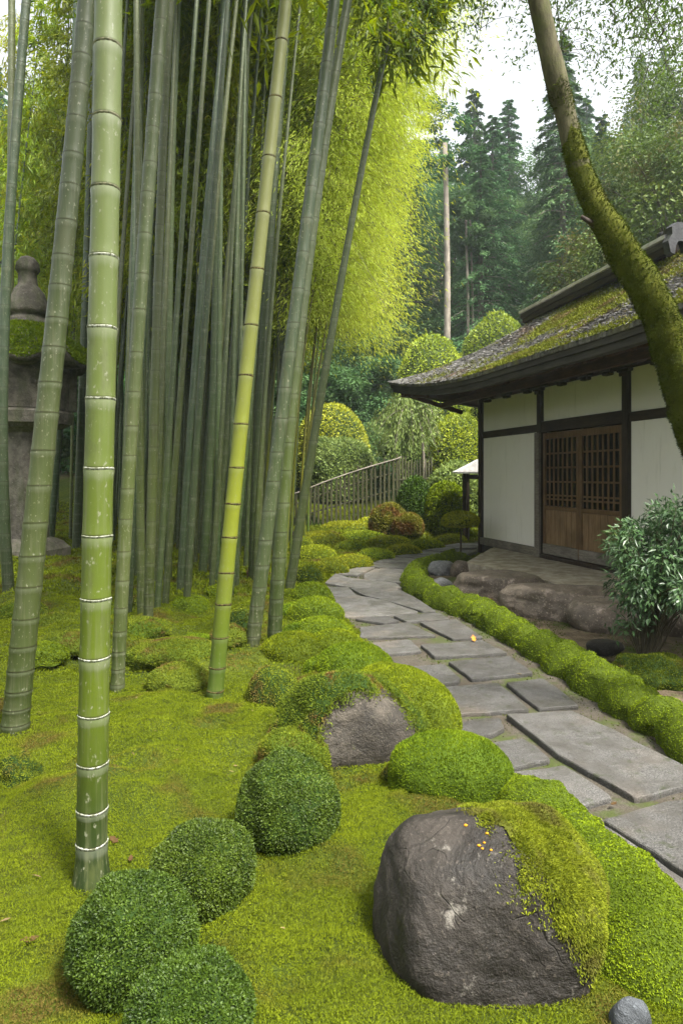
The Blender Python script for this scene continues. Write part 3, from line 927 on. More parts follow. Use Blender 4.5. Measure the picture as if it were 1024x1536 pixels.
def hedge(name, P, hw, h, seed, label, lump=.26, period=.44, mats=None):
    """A rolled moss hedge along the ground line P: half width hw, height h."""
    rng = rng_(seed)
    P = resample(np.asarray(P)[:, :2], .03)
    n = len(P)
    T = unit(np.gradient(P, axis=0))
    S = np.stack([-T[:, 1], T[:, 0]], -1)
    s = np.arange(n) * .03
    a = np.linspace(-.12 * np.pi, 1.12 * np.pi, 22)
    wob = np.interp(s, np.arange(0, s[-1] + period, period), rng.uniform(-1, 1, int(s[-1] / period) + 2)[:len(np.arange(0, s[-1] + period, period))])
    ph = s / period * np.pi + wob * 1.2
    k = 1 + lump * (np.abs(np.sin(ph)) - .6)
    ends = np.minimum(1, np.sqrt(np.clip(np.minimum(s, s[-1] - s) / (np.max(hw) * 1.2), .02, 1)))
    hwv = np.interp(s / s[-1], np.linspace(0, 1, len(np.atleast_1d(hw))), np.atleast_1d(hw)) if np.ndim(hw) else np.full(n, hw)
    ring = []
    for i in range(n):
        r = k[i] * ends[i]
        c = P[i]
        px_ = np.cos(a) * hwv[i] * r
        pz = np.sin(a) * h * r * (hwv[i] / np.max(hwv)) ** .5
        ring.append(np.concatenate([c + px_[:, None] * S[i], pz[:, None]], 1))
    V = np.concatenate(ring)
    V += (.045 * fbm(V, 5.0, seed, 3) + .018 * fbm(V, 15.0, seed + 1, 2))[:, None] * np.array([1, 1, 1.2])
    Q = grid_faces(n, len(a))[:, ::-1]
    g = Geo()
    g.add(V, quads=Q, slot=0, rnd=.4, smooth=True)
    Tt = tri_of(Q)
    cen = V[Tt].mean(1)
    d = np.hypot(cen[:, 0], cen[:, 1])
    w = 1 / np.clip(d, 2, 20) ** 1.6
    ntot = int(np.sum(np.linalg.norm(np.cross(V[Tt[:, 1]] - V[Tt[:, 0]], V[Tt[:, 2]] - V[Tt[:, 0]]), axis=1) / 2 / (.0032 * d * .0019 * d) * 2.0))
    Pp, Nn = scatter(V, Tt, min(ntot, 120000), rng, w)
    flip = np.sign((Nn * np.array([0, 0, 1])).sum(1) + 1e-3)
    dd = np.hypot(Pp[:, 0], Pp[:, 1])
    blades(g, Pp - Nn * .003, Nn + np.array([0, 0, .2]), np.clip(.0026 * dd, .009, .05), np.clip(.0020 * dd, .0055, .03), rng, .6, 1)
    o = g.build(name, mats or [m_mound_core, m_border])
    return tag(o, label, 'moss hedge', 'rolled moss hedges')

hs = resample(HL, .3)
tn = unit(np.gradient(hs, axis=0))
hedge('moss_hedge', hs + np.stack([tn[:, 1], -tn[:, 0]], -1) * .15, .165, .185, 401, 'long rolled moss hedge curling along the right side of the path')
fl = np.array([gat(x, y)[:2] for x, y in [(1180, 1560), (1100, 1470), (1000, 1370), (930, 1300), (845, 1215), (790, 1175)]])
fn = unit(np.gradient(fl, axis=0))
hedge('moss_hedge', fl + np.stack([-fn[:, 1], fn[:, 0]], -1) * .17, [.24, .22, .19, .15], .17, 402, 'moss hedge behind the dark boulder running to the lower right corner', lump=.10)
# ------------------------------------------------------------------ rocks
def rock_shape(sub, dims, seed, cuts=14, rough=.05, anchors=None, freq=1.8, hard=18):
    """A boulder: a sphere cut by random planes, roughened."""
    V, T = ico(sub)
    rng = rng_(seed)
    nrm = unit(rng.normal(size=(cuts, 3)))
    off = rng.uniform(.72, .95, cuts)
    if anchors:
        nrm = np.concatenate([nrm, unit(np.array([a[:3] for a in anchors], float))])
        off = np.concatenate([off, [a[3] for a in anchors]])
    dots = V @ nrm.T
    rr = np.where(dots > .05, off / np.maximum(dots, .05), 9)
    srt = np.sort(np.concatenate([rr, np.ones((len(V), 1))], 1), 1)
    r = -np.log(np.exp(-hard * srt[:, :4]).sum(1)) / hard          # soft minimum: rounded edges
    r = r + rough * fbm(V + seed, freq, seed, 4) + rough * .35 * fbm(V + seed, freq * 4, seed + 3, 4)
    return V * r[:, None] * np.array(dims), T

def rock(name, loc, dims, seed, mat, label, rz=0.0, group=None, sub=5, tilt=(0, 0), **kw):
    V, T = rock_shape(sub, dims, seed, **kw)
    M = np.array(Matrix.Rotation(rz, 3, 'Z') @ Matrix.Rotation(tilt[0], 3, 'X') @ Matrix.Rotation(tilt[1], 3, 'Y'))
    V = V @ M.T
    g = Geo()
    g.add(V, tris=T, smooth=True)
    o = g.build(name, mat)
    o.location = [float(v) for v in loc]
    tag(o, label, 'rock', group)
    return o, V, T

# the dark boulder in front
bd = at(757, 1400, 2.07)
boulder, BV, BT = rock('boulder', (bd[0], bd[1] + .12, .10), (.41, .34, .365), 18, m_boulder, 'big dark grey boulder in front, moss hanging over its right shoulder',
    sub=6, cuts=10, rough=.05, hard=26, anchors=[(-.45, -.35, .8, .83), (-1, -.25, .10, .88), (0, -1, .25, .80), (.75, -.2, .65, .84), (.1, -.1, 1, .90), (1, -.3, .1, .92)], tilt=(0, .16))
def boulder_moss():
    rng = rng_(71)
    Nn = unit(np.cross(BV[BT[:, 1]] - BV[BT[:, 0]], BV[BT[:, 2]] - BV[BT[:, 0]]))
    c = BV[BT].mean(1)
    u = c / np.array([.37, .30, .35])
    # a mantle over the crest and the right shoulder, breaking up into hanging strands
    strand = fbm(np.stack([c[:, 0] * 15 + c[:, 2] * 4, c[:, 1] * 12, c[:, 2] * 1.2], -1), 1.0, 5, 3)
    edge = u[:, 0] + .60 * u[:, 2] + .14 * strand + (.26 * fbm(c, 6, 8, 4)) + .25 * np.clip(u[:, 1] + .3, 0, 1)
    low = np.clip((.1 - u[:, 2]) * .9, 0, 1)
    m = smooth(.26, .62, edge - low * np.clip(.5 - strand, 0, 1) * 1.15)
    sel = (m > .08)
    V2 = BV + unit(BV) * 0
    vn = np.zeros_like(BV)
    for k in range(3):
        np.add.at(vn, BT[:, k], Nn)
    vn = unit(vn)
    th = np.zeros(len(BV))
    for k in range(3):
        np.maximum.at(th, BT[sel][:, k], (m ** 2 * (.0005 + .013 * np.clip(strand + .3, 0, 1)))[sel])
    V2 = BV + vn * th[:, None]
    g = Geo()
    g.add(V2, tris=BT[m > .97], slot=0, smooth=True, rnd=.3)
    fade = m[sel] ** 2.2 * np.clip(.8 + 1.6 * fbm(c[sel], 16, 31, 3), .02, 1)
    P, Q = scatter(V2, BT[sel], 90000, rng, fade)
    down = np.array([.08, -.05, -1.0])
    D = Q * .55 + down * np.clip(1.0 - np.clip(Q[:, 2:3], 0, 1) * .9, 0, 1) * .9
    blades(g, P, unit(D), .0085, .0042, rng, .6, 1)
    o = g.build('moss', [m_mound_core2, m_rockmoss2], boulder)
    o['label'] = 'yellow green moss draped over the right shoulder'
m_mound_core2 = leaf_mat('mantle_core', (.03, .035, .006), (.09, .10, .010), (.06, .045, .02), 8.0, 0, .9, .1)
m_rockmoss2 = leaf_mat('mantle_moss', (.05, .07, .006), (.24, .275, .014), (.10, .095, .02), 14.0, .15, .8, .12, third_scale=7, third_at=(.5, .66))
boulder_moss()
def spots():
    rng = rng_(5)
    import mathutils
    from mathutils.bvhtree import BVHTree
    bvh = BVHTree.FromPolygons([tuple(v) for v in BV], [tuple(t) for t in BT.tolist()])
    for (x, y, r) in [(698, 1238, .0065), (730, 1250, .006), (718, 1268, .006), (723, 1273, .005), (736, 1275, .0045), (726, 1264, .0045)]:
        d = at(x, y, 1.0) - np.array([0, 0, EYE])
        org = np.array([0, 0, EYE]) - np.array(boulder.location)
        hit = bvh.ray_cast(Vector(org), Vector(d).normalized())
        if hit[0] is None:
            continue
        p = np.array(hit[0])
        V, T = lumpy(2, r, r * .9, r * .6, int(x), .35, 2)
        g = Geo()
        g.add(V + p, tris=T, smooth=True)
        g.build('orange_fungus', m_fungus, boulder)
spots()

# mossy brown rock
md = gat(520, 1158)
mrock, MV, MT = rock('mossy_rock', (md[0] + .01, md[1] + .27, .08), (.42, .30, .385), 33, m_mossrock, 'brown rock thickly capped with moss in the middle of the moss lawn',
    sub=5, cuts=6, rough=.07, anchors=[(-.25, -.2, 1, .95), (.6, -.1, .8, .80), (-.85, -.3, .5, .78), (.25, -1, .15, .82)])
def rock_cap():
    rng = rng_(72)
    c = MV[MT].mean(1)
    u = c / np.array([.42, .30, .385])
    n1 = fbm(c, 8, 3, 4)
    # bare patch: an uneven oval on the low front face, right of the middle
    df = np.sqrt(((u[:, 0] - .20) / .46) ** 2 + ((u[:, 2] - .02) / .56) ** 2) - 1 + .34 * n1
    m = np.where(u[:, 1] > .15, 1.0, smooth(-.02, .42, df))
    sel = m > .04
    Nn = unit(np.cross(MV[MT[:, 1]] - MV[MT[:, 0]], MV[MT[:, 2]] - MV[MT[:, 0]]))
    vn = np.zeros_like(MV)
    for k in range(3):
        np.add.at(vn, MT[:, k], Nn)
    vn = unit(vn)
    th = np.zeros(len(MV))
    for k in range(3):
        np.maximum.at(th, MT[sel][:, k], (m * (.004 + .034 * np.clip(n1 + .3, 0, 1)))[sel])
    V2 = MV + vn * th[:, None]
    g = Geo()
    g.add(V2, tris=MT[m > .97], slot=0, smooth=True, rnd=.3)
    P, Q = scatter(V2, MT[sel], 75000, rng, m[sel] ** 2)
    blades(g, P - Q * .003, unit(Q + np.array([0, 0, -.15])), .015, .0075, rng, .8, 1)
    o = g.build('moss_cap', [m_ball_core, m_rockmoss3], mrock)
m_rockmoss3 = leaf_mat('rock_cap_moss', (.05, .085, .008), (.17, .215, .014), (.17, .085, .035), 5.0, .2, .7, .15, third_scale=5, third_at=(.56, .68))
rock_cap()
pm('moss_mound', 445, 1092, 1165, 120, 349, 'olive moss skirt at the left foot of the mossy brown rock', mats=[m_mound_core, m_rockmoss], amp=.15, ratio=.8, flat=.85)
pm('moss_mound', 592, 1150, 1178, 40, 350, 'little moss tuft at the right foot of the mossy brown rock', mats=[m_ball_core, m_rockmoss], amp=.25, kind='leaf')

# rocks holding up the terrace of the tea house
def place_rock(x, yt, yb, w, seed, mat, label, group=None, depth=.8, hk=1.0, **kw):
    g0 = gat(x, yb)
    d0 = g0[1]
    rx = w / 2 / F * d0
    ry = rx * depth
    d = d0 + ry * .85
    rx = w / 2 / F * d
    zt = EYE - (yt - HY) / F * d
    h = max(zt, .08) * hk
    return rock('boulder' if w > 60 else 'stone', ((x - CX) / F * d, d, h * .25), (rx * 1.08, ry * 1.08, h * .82), seed, mat, label, group=group, **kw)
m_slaterock = rock_mat('slate_rock', (.04, .045, .05), (.10, .11, .12), (.16, .16, .15), 8.0)
GT = 'rocks along the edge of the tea house terrace'
place_rock(745, 850, 899, 136, 51, m_terrace_rock, 'brown terrace boulder nearest the tea house corner post', GT, .8, rz=-.35, cuts=6, rough=.09, anchors=[(0, 0, 1, .62), (-.2, -1, .1, .78)])
place_rock(838, 866, 930, 168, 52, m_terrace_rock, 'brown terrace boulder in front of the wooden doors', GT, .75, rz=-.4, cuts=6, rough=.09, anchors=[(0, 0, 1, .62), (-.3, -1, .1, .8)])
place_rock(915, 888, 948, 120, 53, m_terrace_rock, 'brown terrace boulder half behind the glossy shrub', GT, .9, cuts=6, rough=.07, anchors=[(0, 0, 1, .62)])
place_rock(1000, 892, 955, 150, 54, m_terrace_rock, 'brown terrace boulder at the right edge of the photo', GT, .8, cuts=6, rough=.07, anchors=[(0, 0, 1, .62)])
place_rock(663, 838, 862, 44, 55, m_greyrock, 'pale flat stone inside the curl of the moss hedge', None, .9, sub=4, anchors=[(0, 0, 1, .7)])
place_rock(660, 865, 884, 34, 56, m_greyrock, 'small grey stone in front of the pale flat stone', None, .8, sub=4)
place_rock(692, 841, 864, 34, 57, m_terrace_rock, 'dark rounded stone beside the thin shrub stalk', None, .9, sub=4)
place_rock(906, 958, 982, 54, 58, m_boulder, 'dark flat stone lying on the bare soil', None, .8, sub=4, anchors=[(0, 0, 1, .7)])
place_rock(945, 1494, 1570, 56, 59, m_slaterock, 'pale grey stone at the bottom edge beside the dark boulder', None, 1.0, sub=4)
place_rock(450, 795, 812, 40, 60, m_boulder, 'dark mossy stone at the near end of the fence', None, .9, sub=4)

# ------------------------------------------------------------------ the tea house
W0 = np.array([2.67, 13.0])
AW = math.atan2(-.967, .256)
house = tag(empty('tea_house', (W0[0], W0[1], 0), AW), 'low Japanese tea house with cream plaster walls and mossy shingle roof', 'house')

def part(name, g, mat, parent=None, label=None):
    o = g.build(name, mat, parent or house)
    if label:
        o['label'] = label
    return o

def hbox(name, mat, x0, x1, y0, y1, z0, z1, parent=None, b=.006):
    g = Geo()
    bbox(g, x0, x1, y0, y1, z0, z1, b)
    return part(name, g, mat, parent)

LEN, DEP = 8.5, 6.0
POSTS = [0.0, 2.1, 4.2, 6.35, 8.5]
for s in POSTS:
    hbox('post', m_darkwood, s - .06, s + .06, -.055, .07, -.05 if s == 0 else .05, 2.96)
for s in (0.0, 8.5):
    hbox('post', m_darkwood, s - .06, s + .06, DEP - .07, DEP + .055, -.05, 2.96)
# door post in weathered wood set against the post left of the doors
hbox('door_post', m_greywood, 2.06, 2.19, -.11, -.058, .10, 2.18)
def wall(x0, x1, z0, z1):
    g = Geo()
    nx, nz = max(2, int((x1 - x0) / .25)), max(2, int((z1 - z0) / .25))
    bbox(g, x0, x1, .0, .06, z0, z1, .004)
    part('wall_panel', g, m_plaster)
for i in range(4):
    a, b = POSTS[i] + .062, POSTS[i + 1] - .062
    if i == 1:
        wall(a, b, 2.36, 2.90)
        continue
    wall(a, b, .33, 2.20)
    wall(a, b, 2.325, 2.90)
    hbox('beam', m_darkbeam, a, b, -.03, .068, 2.203, 2.322)
    hbox('sill', m_greywood, a, b, -.075, .068, .20, .328)
    hbox('foundation_board', m_fascia, a, b, .01, .065, .02, .198)
hbox('lintel', m_darkbeam, 2.165, 4.138, -.045, .068, 2.185, 2.357)
hbox('eave_beam', m_soffit, -.25, LEN + .25, -.09, .09, 2.962, 3.12)
hbox('wall_panel', m_plaster, -.05, .01, .075, DEP - .075, .33, 2.95)
hbox('wall_panel', m_plaster, LEN - .01, LEN + .05, .075, DEP - .075, .33, 2.95)
hbox('wall_panel', m_plaster, .065, LEN - .065, DEP - .03, DEP + .03, .33, 2.95)
hbox('beam', m_darkbeam, -.06, .02, .075, DEP - .075, 2.205, 2.32)
hbox('interior', m_interior, 1.9, 4.4, .9, .95, .05, 2.9)
hbox('floor_board', m_darkwood, 2.17, 4.13, -.02, .88, .18, .235)
# stepped brackets on the top of the wall
for s in (.33, 1.05, 1.75, 2.1, 2.75, 3.35, 3.85, 4.2, 4.8, 5.45, 6.35, 7.1, 7.8):
    g = Geo()
    big = s in POSTS
    w = .20 if big else .13
    bbox(g, s - w, s + w, -.10, -.003, 2.905, 2.959, .012)
    bbox(g, s - w * .6, s + w * .6, -.095, -.003, 2.855, 2.902, .012)
    if big:
        bbox(g, s - w * .38, s + w * .38, -.09, -.058, 2.80, 2.852, .012)
    part('bracket', g, m_darkwood)
# the two lattice doors
def door(x0, x1, y0, label):
    g = Geo()
    z0, z1 = .26, 2.17
    bbox(g, x0, x0 + .065, y0, y0 + .04, z0, z1)
    bbox(g, x1 - .065, x1, y0, y0 + .04, z0, z1)
    for a, b in ((z1 - .10, z1), (.955, 1.02)):
        bbox(g, x0 + .067, x1 - .067, y0 + .002, y0 + .038, a, b)
    d = part('door', g, m_door, None, label)
    g = Geo()
    n = 7
    xs = np.linspace(x0 + .065, x1 - .065, n + 1)[1:-1]
    for x in xs:
        bbox(g, x - .016, x + .016, y0 + .004, y0 + .02, 1.022, z1 - .102, .003)
    for z in (1.13, 1.19, 1.40, 1.62, 1.84):
        bbox(g, x0 + .067, x1 - .067, y0 + .0215, y0 + .034, z - .013, z + .013, .003)
    part('lattice', g, m_door, d)
    g = Geo()
    xs = np.linspace(x0 + .067, x1 - .067, 7)
    for i in range(6):
        bbox(g, xs[i] + .002, xs[i + 1] - .002, y0 + .012 + .003 * (i % 2), y0 + .034, .425, .953, .004)
    for i in (1, 4):
        bbox(g, xs[i] - .02, xs[i] + .02, y0 + .002, y0 + .0115, .425, .953, .004)
    part('lower_panel', g, m_doorpanel, d)
    hbox('kick_board', m_greywood, x0 + .01, x1 - .01, y0 - .012, y0 + .03, .262, .422, d)
    hbox('glass_pane', m_glass, x0 + .066, x1 - .066, y0 + .036, y0 + .039, 1.022, z1 - .102, d, .0005)
    return d
door(2.195, 3.16, -.035, 'left lattice door')
door(3.166, 4.135, -.035, 'right lattice door')
hbox('threshold', m_darkwood, 2.195, 4.135, -.10, .055, .19, .256)

# roof: a curved skirt with upturned corners, then the upper roof with its own eave
E0, E1, Y0, Y1 = -1.2, LEN + 1.2, -1.45, DEP + 1.45
def roof_z(s, y):
    u = np.minimum(np.minimum(s - E0, E1 - s), np.minimum(y - Y0, Y1 - y))
    u = np.clip(u, 0, 2.45)
    z = 2.99 + .50 * u + .062 * u * u
    a, b = np.minimum(s - E0, E1 - s), np.minimum(y - Y0, Y1 - y)
    along = np.maximum(a, b)
    up = .40 * np.clip(1 - along / 4.2, 0, 1) ** 2.0 * np.clip(1 - u / 2.4, 0, 1)
    return z + up
def make_roof():
    xs = np.concatenate([np.linspace(E0, E0 + 2.6, 50), np.linspace(E0 + 2.6, E1 - 2.6, 90)[1:-1], np.linspace(E1 - 2.6, E1, 40)])
    ys = np.concatenate([np.linspace(Y0, Y0 + 2.6, 50), np.linspace(Y0 + 2.6, Y1 - 2.6, 30)[1:-1], np.linspace(Y1 - 2.6, Y1, 30)])
    S, Y = np.meshgrid(xs, ys)
    s, y = S.ravel(), Y.ravel()
    z = roof_z(s, y) + .012 * fbm2(s, y, 4, 6, 3)
    g = Geo()
    Qf = grid_faces(len(ys), len(xs))
    g.add(np.stack([s, y, z], -1), quads=Qf, smooth=True)
    rf = part('roof', g, m_roof)
    # eave edge: shingle edge, fascia, and the underside
    def rim(off, dz0, dz1, mat, name):
        ed = [(x, Y0) for x in xs] + [(E1, v) for v in ys[1:]] + [(x, Y1) for x in xs[::-1][1:]] + [(E0, v) for v in ys[::-1][1:]]
        ed = np.array(ed)
        cz = roof_z(ed[:, 0], ed[:, 1])
        inn = np.stack([np.clip(ed[:, 0], E0 + off, E1 - off), np.clip(ed[:, 1], Y0 + off, Y1 - off)], -1)
        inn2 = np.stack([np.clip(ed[:, 0], E0 + off + .10, E1 - off - .10), np.clip(ed[:, 1], Y0 + off + .10, Y1 - off - .10)], -1)
        Vs = np.concatenate([np.c_[inn, cz + dz1], np.c_[inn, cz + dz0], np.c_[inn2, cz + dz0]])
        n = len(ed)
        gq = Geo()
        gq.add(Vs, quads=grid_faces(3, n)[:, ::-1])
        return part(name, gq, mat, rf)
    rim(.0, -.05, .006, m_roof, 'shingle_edge')
    rim(.025, -.12, -.045, m_fascia, 'fascia')
    rim(.06, -.20, -.116, m_fascia, 'fascia')
    # soffit
    g = Geo()
    xs2, ys2 = np.linspace(E0 + .08, E1 - .08, 80), np.linspace(Y0 + .08, Y1 - .08, 60)
    S, Y = np.meshgrid(xs2, ys2)
    s, y = S.ravel(), Y.ravel()
    u = np.minimum(np.minimum(s - E0, E1 - s), np.minimum(y - Y0, Y1 - y))
    zz = roof_z(s, y) - .19 - .28 * np.clip(u, 0, 1.6)
    g.add(np.stack([s, y, zz], -1), quads=grid_faces(60, 80)[:, ::-1], smooth=True)
    part('soffit', g, m_soffit)
    return rf
roof = make_roof()
# rafters under the eaves
for s in np.arange(E0 + .45, E1 - .3, .42):
    za = float(roof_z(np.array([s]), np.array([Y0 + .16]))[0]) - .27
    zb = float(roof_z(np.array([s]), np.array([-.08]))[0]) - .19 - .28 * 1.36 - .045
    g = Geo()
    obox(g, (s, Y0 + .16, za), (s, -.06, zb), .07, .08)
    part('rafter', g, m_soffit)
for y in np.arange(.5, 5.8, .45):
    za = float(roof_z(np.array([E0 + .16]), np.array([y]))[0]) - .27
    zb = float(roof_z(np.array([-.1]), np.array([y]))[0]) - .19 - .28 * 1.1 - .045
    g = Geo()
    obox(g, (E0 + .16, y, za), (-.06, y, zb), .07, .08)
    part('rafter', g, m_soffit)
g = Geo()
zc = float(roof_z(np.array([E0 + .2]), np.array([Y0 + .2]))[0]) - .30
obox(g, (E0 + .2, Y0 + .2, zc), (0, 0, 3.02), .11, .13)
part('hip_rafter', g, m_soffit)
g = Geo()
obox(g, (E0 + 1.3, -.85, 2.80), (E1 - 1.3, -.85, 2.80), .08, .09)
part('purlin', g, m_soffit)
def roof_litter():
    rng = rng_(91)
    n = 110000
    s = rng.uniform(E0, E1, n); y = Y0 + rng.uniform(0, 1, n) ** 1.0 * 2.6
    z = roof_z(s, y)
    P = np.stack([s, y, z], -1)
    mk = fbm(P, .75, 12, 4) + .10 * np.sin(y * 2.2 - .6)
    d = 1e-2
    nx_ = -(roof_z(s + d, y) - z) / d; ny_ = -(roof_z(s, y + d) - z) / d
    Nn = unit(np.stack([nx_, ny_, np.ones(n)], -1))
    mos = mk + rng.normal(size=n) * .11 > .07
    g = Geo()
    V = P[mos]; k = Nn[mos]
    for q in range(2):
        blades(g, V + rng.normal(size=V.shape) * .02 * np.array([1, 1, 0]), k, .035, .022, rng, .8)
    m = part('roof_moss', g, m_roofmoss, roof)
    g = Geo()
    V = P[~mos]; k = Nn[~mos]
    D = unit(np.stack([rng.normal(size=len(V)) * .5, -np.ones(len(V)), -.5 + rng.normal(size=len(V)) * .25], -1))
    leaves(g, V + k * .012, D, k, .055, .035, rng, droop=0)
    part('shingles', g, m_flake, roof)
roof_litter()
# the upper roof
def upper_roof():
    a, b, e0, rdg, e1 = .45, 4.25, .55, 3.0, 5.45
    pit = .40
    def ze(s):
        return 4.53 + .035 * (s - .6)
    xs = np.linspace(a, b, 24)
    g = Geo()
    prof = [(e0, 0), ((e0 + rdg) / 2, pit * (rdg - e0) / 2 - .06), (rdg, pit * (rdg - e0)), ((e1 + rdg) / 2, pit * (rdg - e0) / 2 - .06), (e1, 0)]
    V = np.concatenate([[(s, y, ze(s) + z) for y, z in prof] for s in xs])
    g.add(V, quads=grid_faces(len(xs), 5)[:, ::-1])
    up = part('upper_roof', g, m_tile)
    g = Geo()
    V = np.concatenate([[(s, e0 - .03, ze(s) + .025), (s, e0 - .03, ze(s) - .025), (s, e0 + .03, ze(s) - .025), (s, e0 + .06, ze(s) + .05)] for s in xs])
    g.add(V, quads=np.concatenate([grid_faces(len(xs), 4, True), [(0, 1, 2, 3), (len(V) - 1, len(V) - 2, len(V) - 3, len(V) - 4)]]))
    part('eave_trim', g, m_palemetal, up)
    for k, (yy, z0, z1, mat) in enumerate(((e0 + .01, -.11, -.028, m_fascia), (e0 + .05, -.19, -.112, m_darkbeam))):
        g = Geo()
        V = np.concatenate([[(s, yy, ze(s) + z1), (s, yy, ze(s) + z0), (s, yy + .08, ze(s) + z0), (s, yy + .08, ze(s) + z1)] for s in xs])
        g.add(V, quads=np.concatenate([grid_faces(len(xs), 4, True), [(0, 1, 2, 3), (len(V) - 1, len(V) - 2, len(V) - 3, len(V) - 4)]]))
        part('fascia', g, mat, up)
    # red brown boards behind, and the gable boards at both ends
    g = Geo()
    bbox(g, a + .1, b - .25, e0 + .35, e0 + .40, 4.05, 4.62)
    part('gable_board', g, m_soffit, up)
    for s in (a + .06, b - .3):
        g = Geo()
        z = ze(s)
        V = [(s, e0 + .3, z - .3), (s, e1 - .3, z - .3), (s, e1 - .3, z), (s, rdg, z + pit * (rdg - e0) - .08), (s, e0 + .3, z)]
        V2 = [(x + .05, y, q) for x, y, q in V]
        g.add(V + V2, quads=[(i, (i + 1) % 5, (i + 1) % 5 + 5, i + 5) for i in range(5)] + [(0, 2, 3, 4)[::-1], (5, 7, 8, 9)], tris=[(0, 2, 1), (5, 6, 7)])
        part('gable_board', g, m_darkwood, up)
    # rolled tiles along the near gable edge and its end ornament
    g = Geo()
    for yy in (.0, .13):
        P = [(b - .02 - yy, y, ze(b) + z + .05) for y, z in [(e0 + .02, 0), (1.2, .24), (1.8, .46), (2.4, .72), (rdg, .98)]]
        V, Q, T = tube(P, .055, 8)
        g.add(V, quads=Q, tris=T, smooth=True)
    part('verge_tiles', g, m_tile, up)
    z = ze(b)
    out = [(-.16, -.26), (-.20, -.10), (-.13, .0), (-.14, .10), (-.05, .17), (.05, .17), (.14, .10), (.13, 0), (.20, -.10), (.17, -.24), (.10, -.28), (.08, -.16), (.05, -.09), (-.03, -.09), (-.07, -.16), (-.09, -.28)]
    g = Geo()
    n = len(out)
    V = [(b + .02, e0 + .12 + p, z + .0 + q) for p, q in out] + [(b + .12, e0 + .12 + p * .94, z + q * .94) for p, q in out]
    import mathutils
    tri = mathutils.geometry.tessellate_polygon([[Vector((p, q, 0)) for p, q in out]])
    g.add(V, quads=[(i, (i + 1) % n, (i + 1) % n + n, i + n) for i in range(n)], tris=[t for t in tri] + [(t[2] + n, t[1] + n, t[0] + n) for t in tri])
    part('end_ornament', g, m_tile, up)
    # ridge
    g = Geo()
    V, Q, T = tube([(s, rdg, ze(s) + .98 + .06) for s in xs], .09, 8)
    g.add(V, quads=Q, tris=T, smooth=True)
    part('ridge_cap', g, m_tile, up)
upper_roof()

# earth terrace between the wall and the rocks
def terrace():
    g = Geo()
    front = [gat(700, 842, .2)[:2], gat(745, 852, .2)[:2], gat(800, 864, .2)[:2], gat(870, 885, .2)[:2], gat(940, 905, .2)[:2], gat(1040, 925, .2)[:2], gat(1150, 960, .2)[:2]]
    c, s = math.cos(AW), math.sin(AW)
    back = [(W0[0] + c * t - s * .3, W0[1] + s * t + c * .3) for t in np.linspace(.1, LEN, len(front))]
    F2, B2 = resample(np.array(front), .1), None
    t = np.linspace(0, 1, len(F2))
    B2 = np.stack([np.interp(t, np.linspace(0, 1, len(back)), np.array(back)[:, k]) for k in (0, 1)], -1)
    w = np.linspace(-.02, 1, 14)
    rows = []
    for q in w:
        xy = F2 * (1 - q) + B2 * q
        z = np.full(len(xy), .195) + .012 * fbm2(xy[:, 0], xy[:, 1], 3, 8)
        rows.append(np.c_[xy, z])
    rows.insert(0, np.c_[rows[0][:, :2], np.full(len(F2), -.1)])
    g.add(np.concatenate(rows), quads=grid_faces(len(rows), len(F2))[:, ::-1], smooth=False)
    structure(g.build('terrace', m_terrace))['label'] = 'bare earth terrace along the tea house wall'
terrace()
# ------------------------------------------------------------------ bamboo
def culm_geo(cx, cy, zs_nodes, rad, sides=14, ring=1.03):
    """cx(z), cy(z), rad(z): a culm whose nodes stand at the heights zs_nodes (the first is its foot)."""
    zz, sg, rr = [], [], []
    for a, b in zip(zs_nodes[:-1], zs_nodes[1:]):
        L = b - a
        e = min(.012, L * .08)
        for f, s, k in ((.0, 0.0, ring), (e * .9 / L, .02, 1.0), (.25, .25, .985), (.5, .5, .98), (.75, .75, .985), (1 - 2.6 * e / L, .93, 1.0), (1 - .9 * e / L, .985, ring * 1.012), (1 - .15 * e / L, 1.0, ring * .985)):
            z = a + f * L
            zz.append(z); sg.append(s); rr.append(rad(z) * k)
    zz, sg, rr = map(np.array, (zz, sg, rr))
    ang = np.linspace(0, 2 * np.pi, sides, endpoint=False)
    X = cx(zz)[:, None] + rr[:, None] * np.cos(ang)
    Y = cy(zz)[:, None] + rr[:, None] * np.sin(ang)
    V = np.stack([X, Y, np.repeat(zz[:, None], sides, 1)], -1).reshape(-1, 3)
    return V, grid_faces(len(zz), sides, True), np.repeat(sg, sides), np.repeat(zz, sides)

def ring_geo(x, y, z, r, h, tilt=0.0, sides=20):
    g = Geo()
    prof = [(r * .985, -h), (r * 1.05, -h * .8), (r * 1.075, -h * .1), (r * 1.085, .05 * h), (r * 1.02, .35 * h), (r * .985, .4 * h)]
    V, Q = lathe(prof, sides)
    V[:, 2] += .18 * h * np.cos(np.arctan2(V[:, 1], V[:, 0]) * 3 + x * 50) + tilt * V[:, 0]
    V = V + np.array([x, y, z])
    g.add(V, quads=Q, smooth=True)
    return g

k = N('grey_node_ring')
m_grayring = k.done(k.pbr(k.mix(k.rng(k.noise(k.pos('obj'), 70, 3), .4, .6), (.10, .105, .06), (.20, .19, .12)), .8, .2))

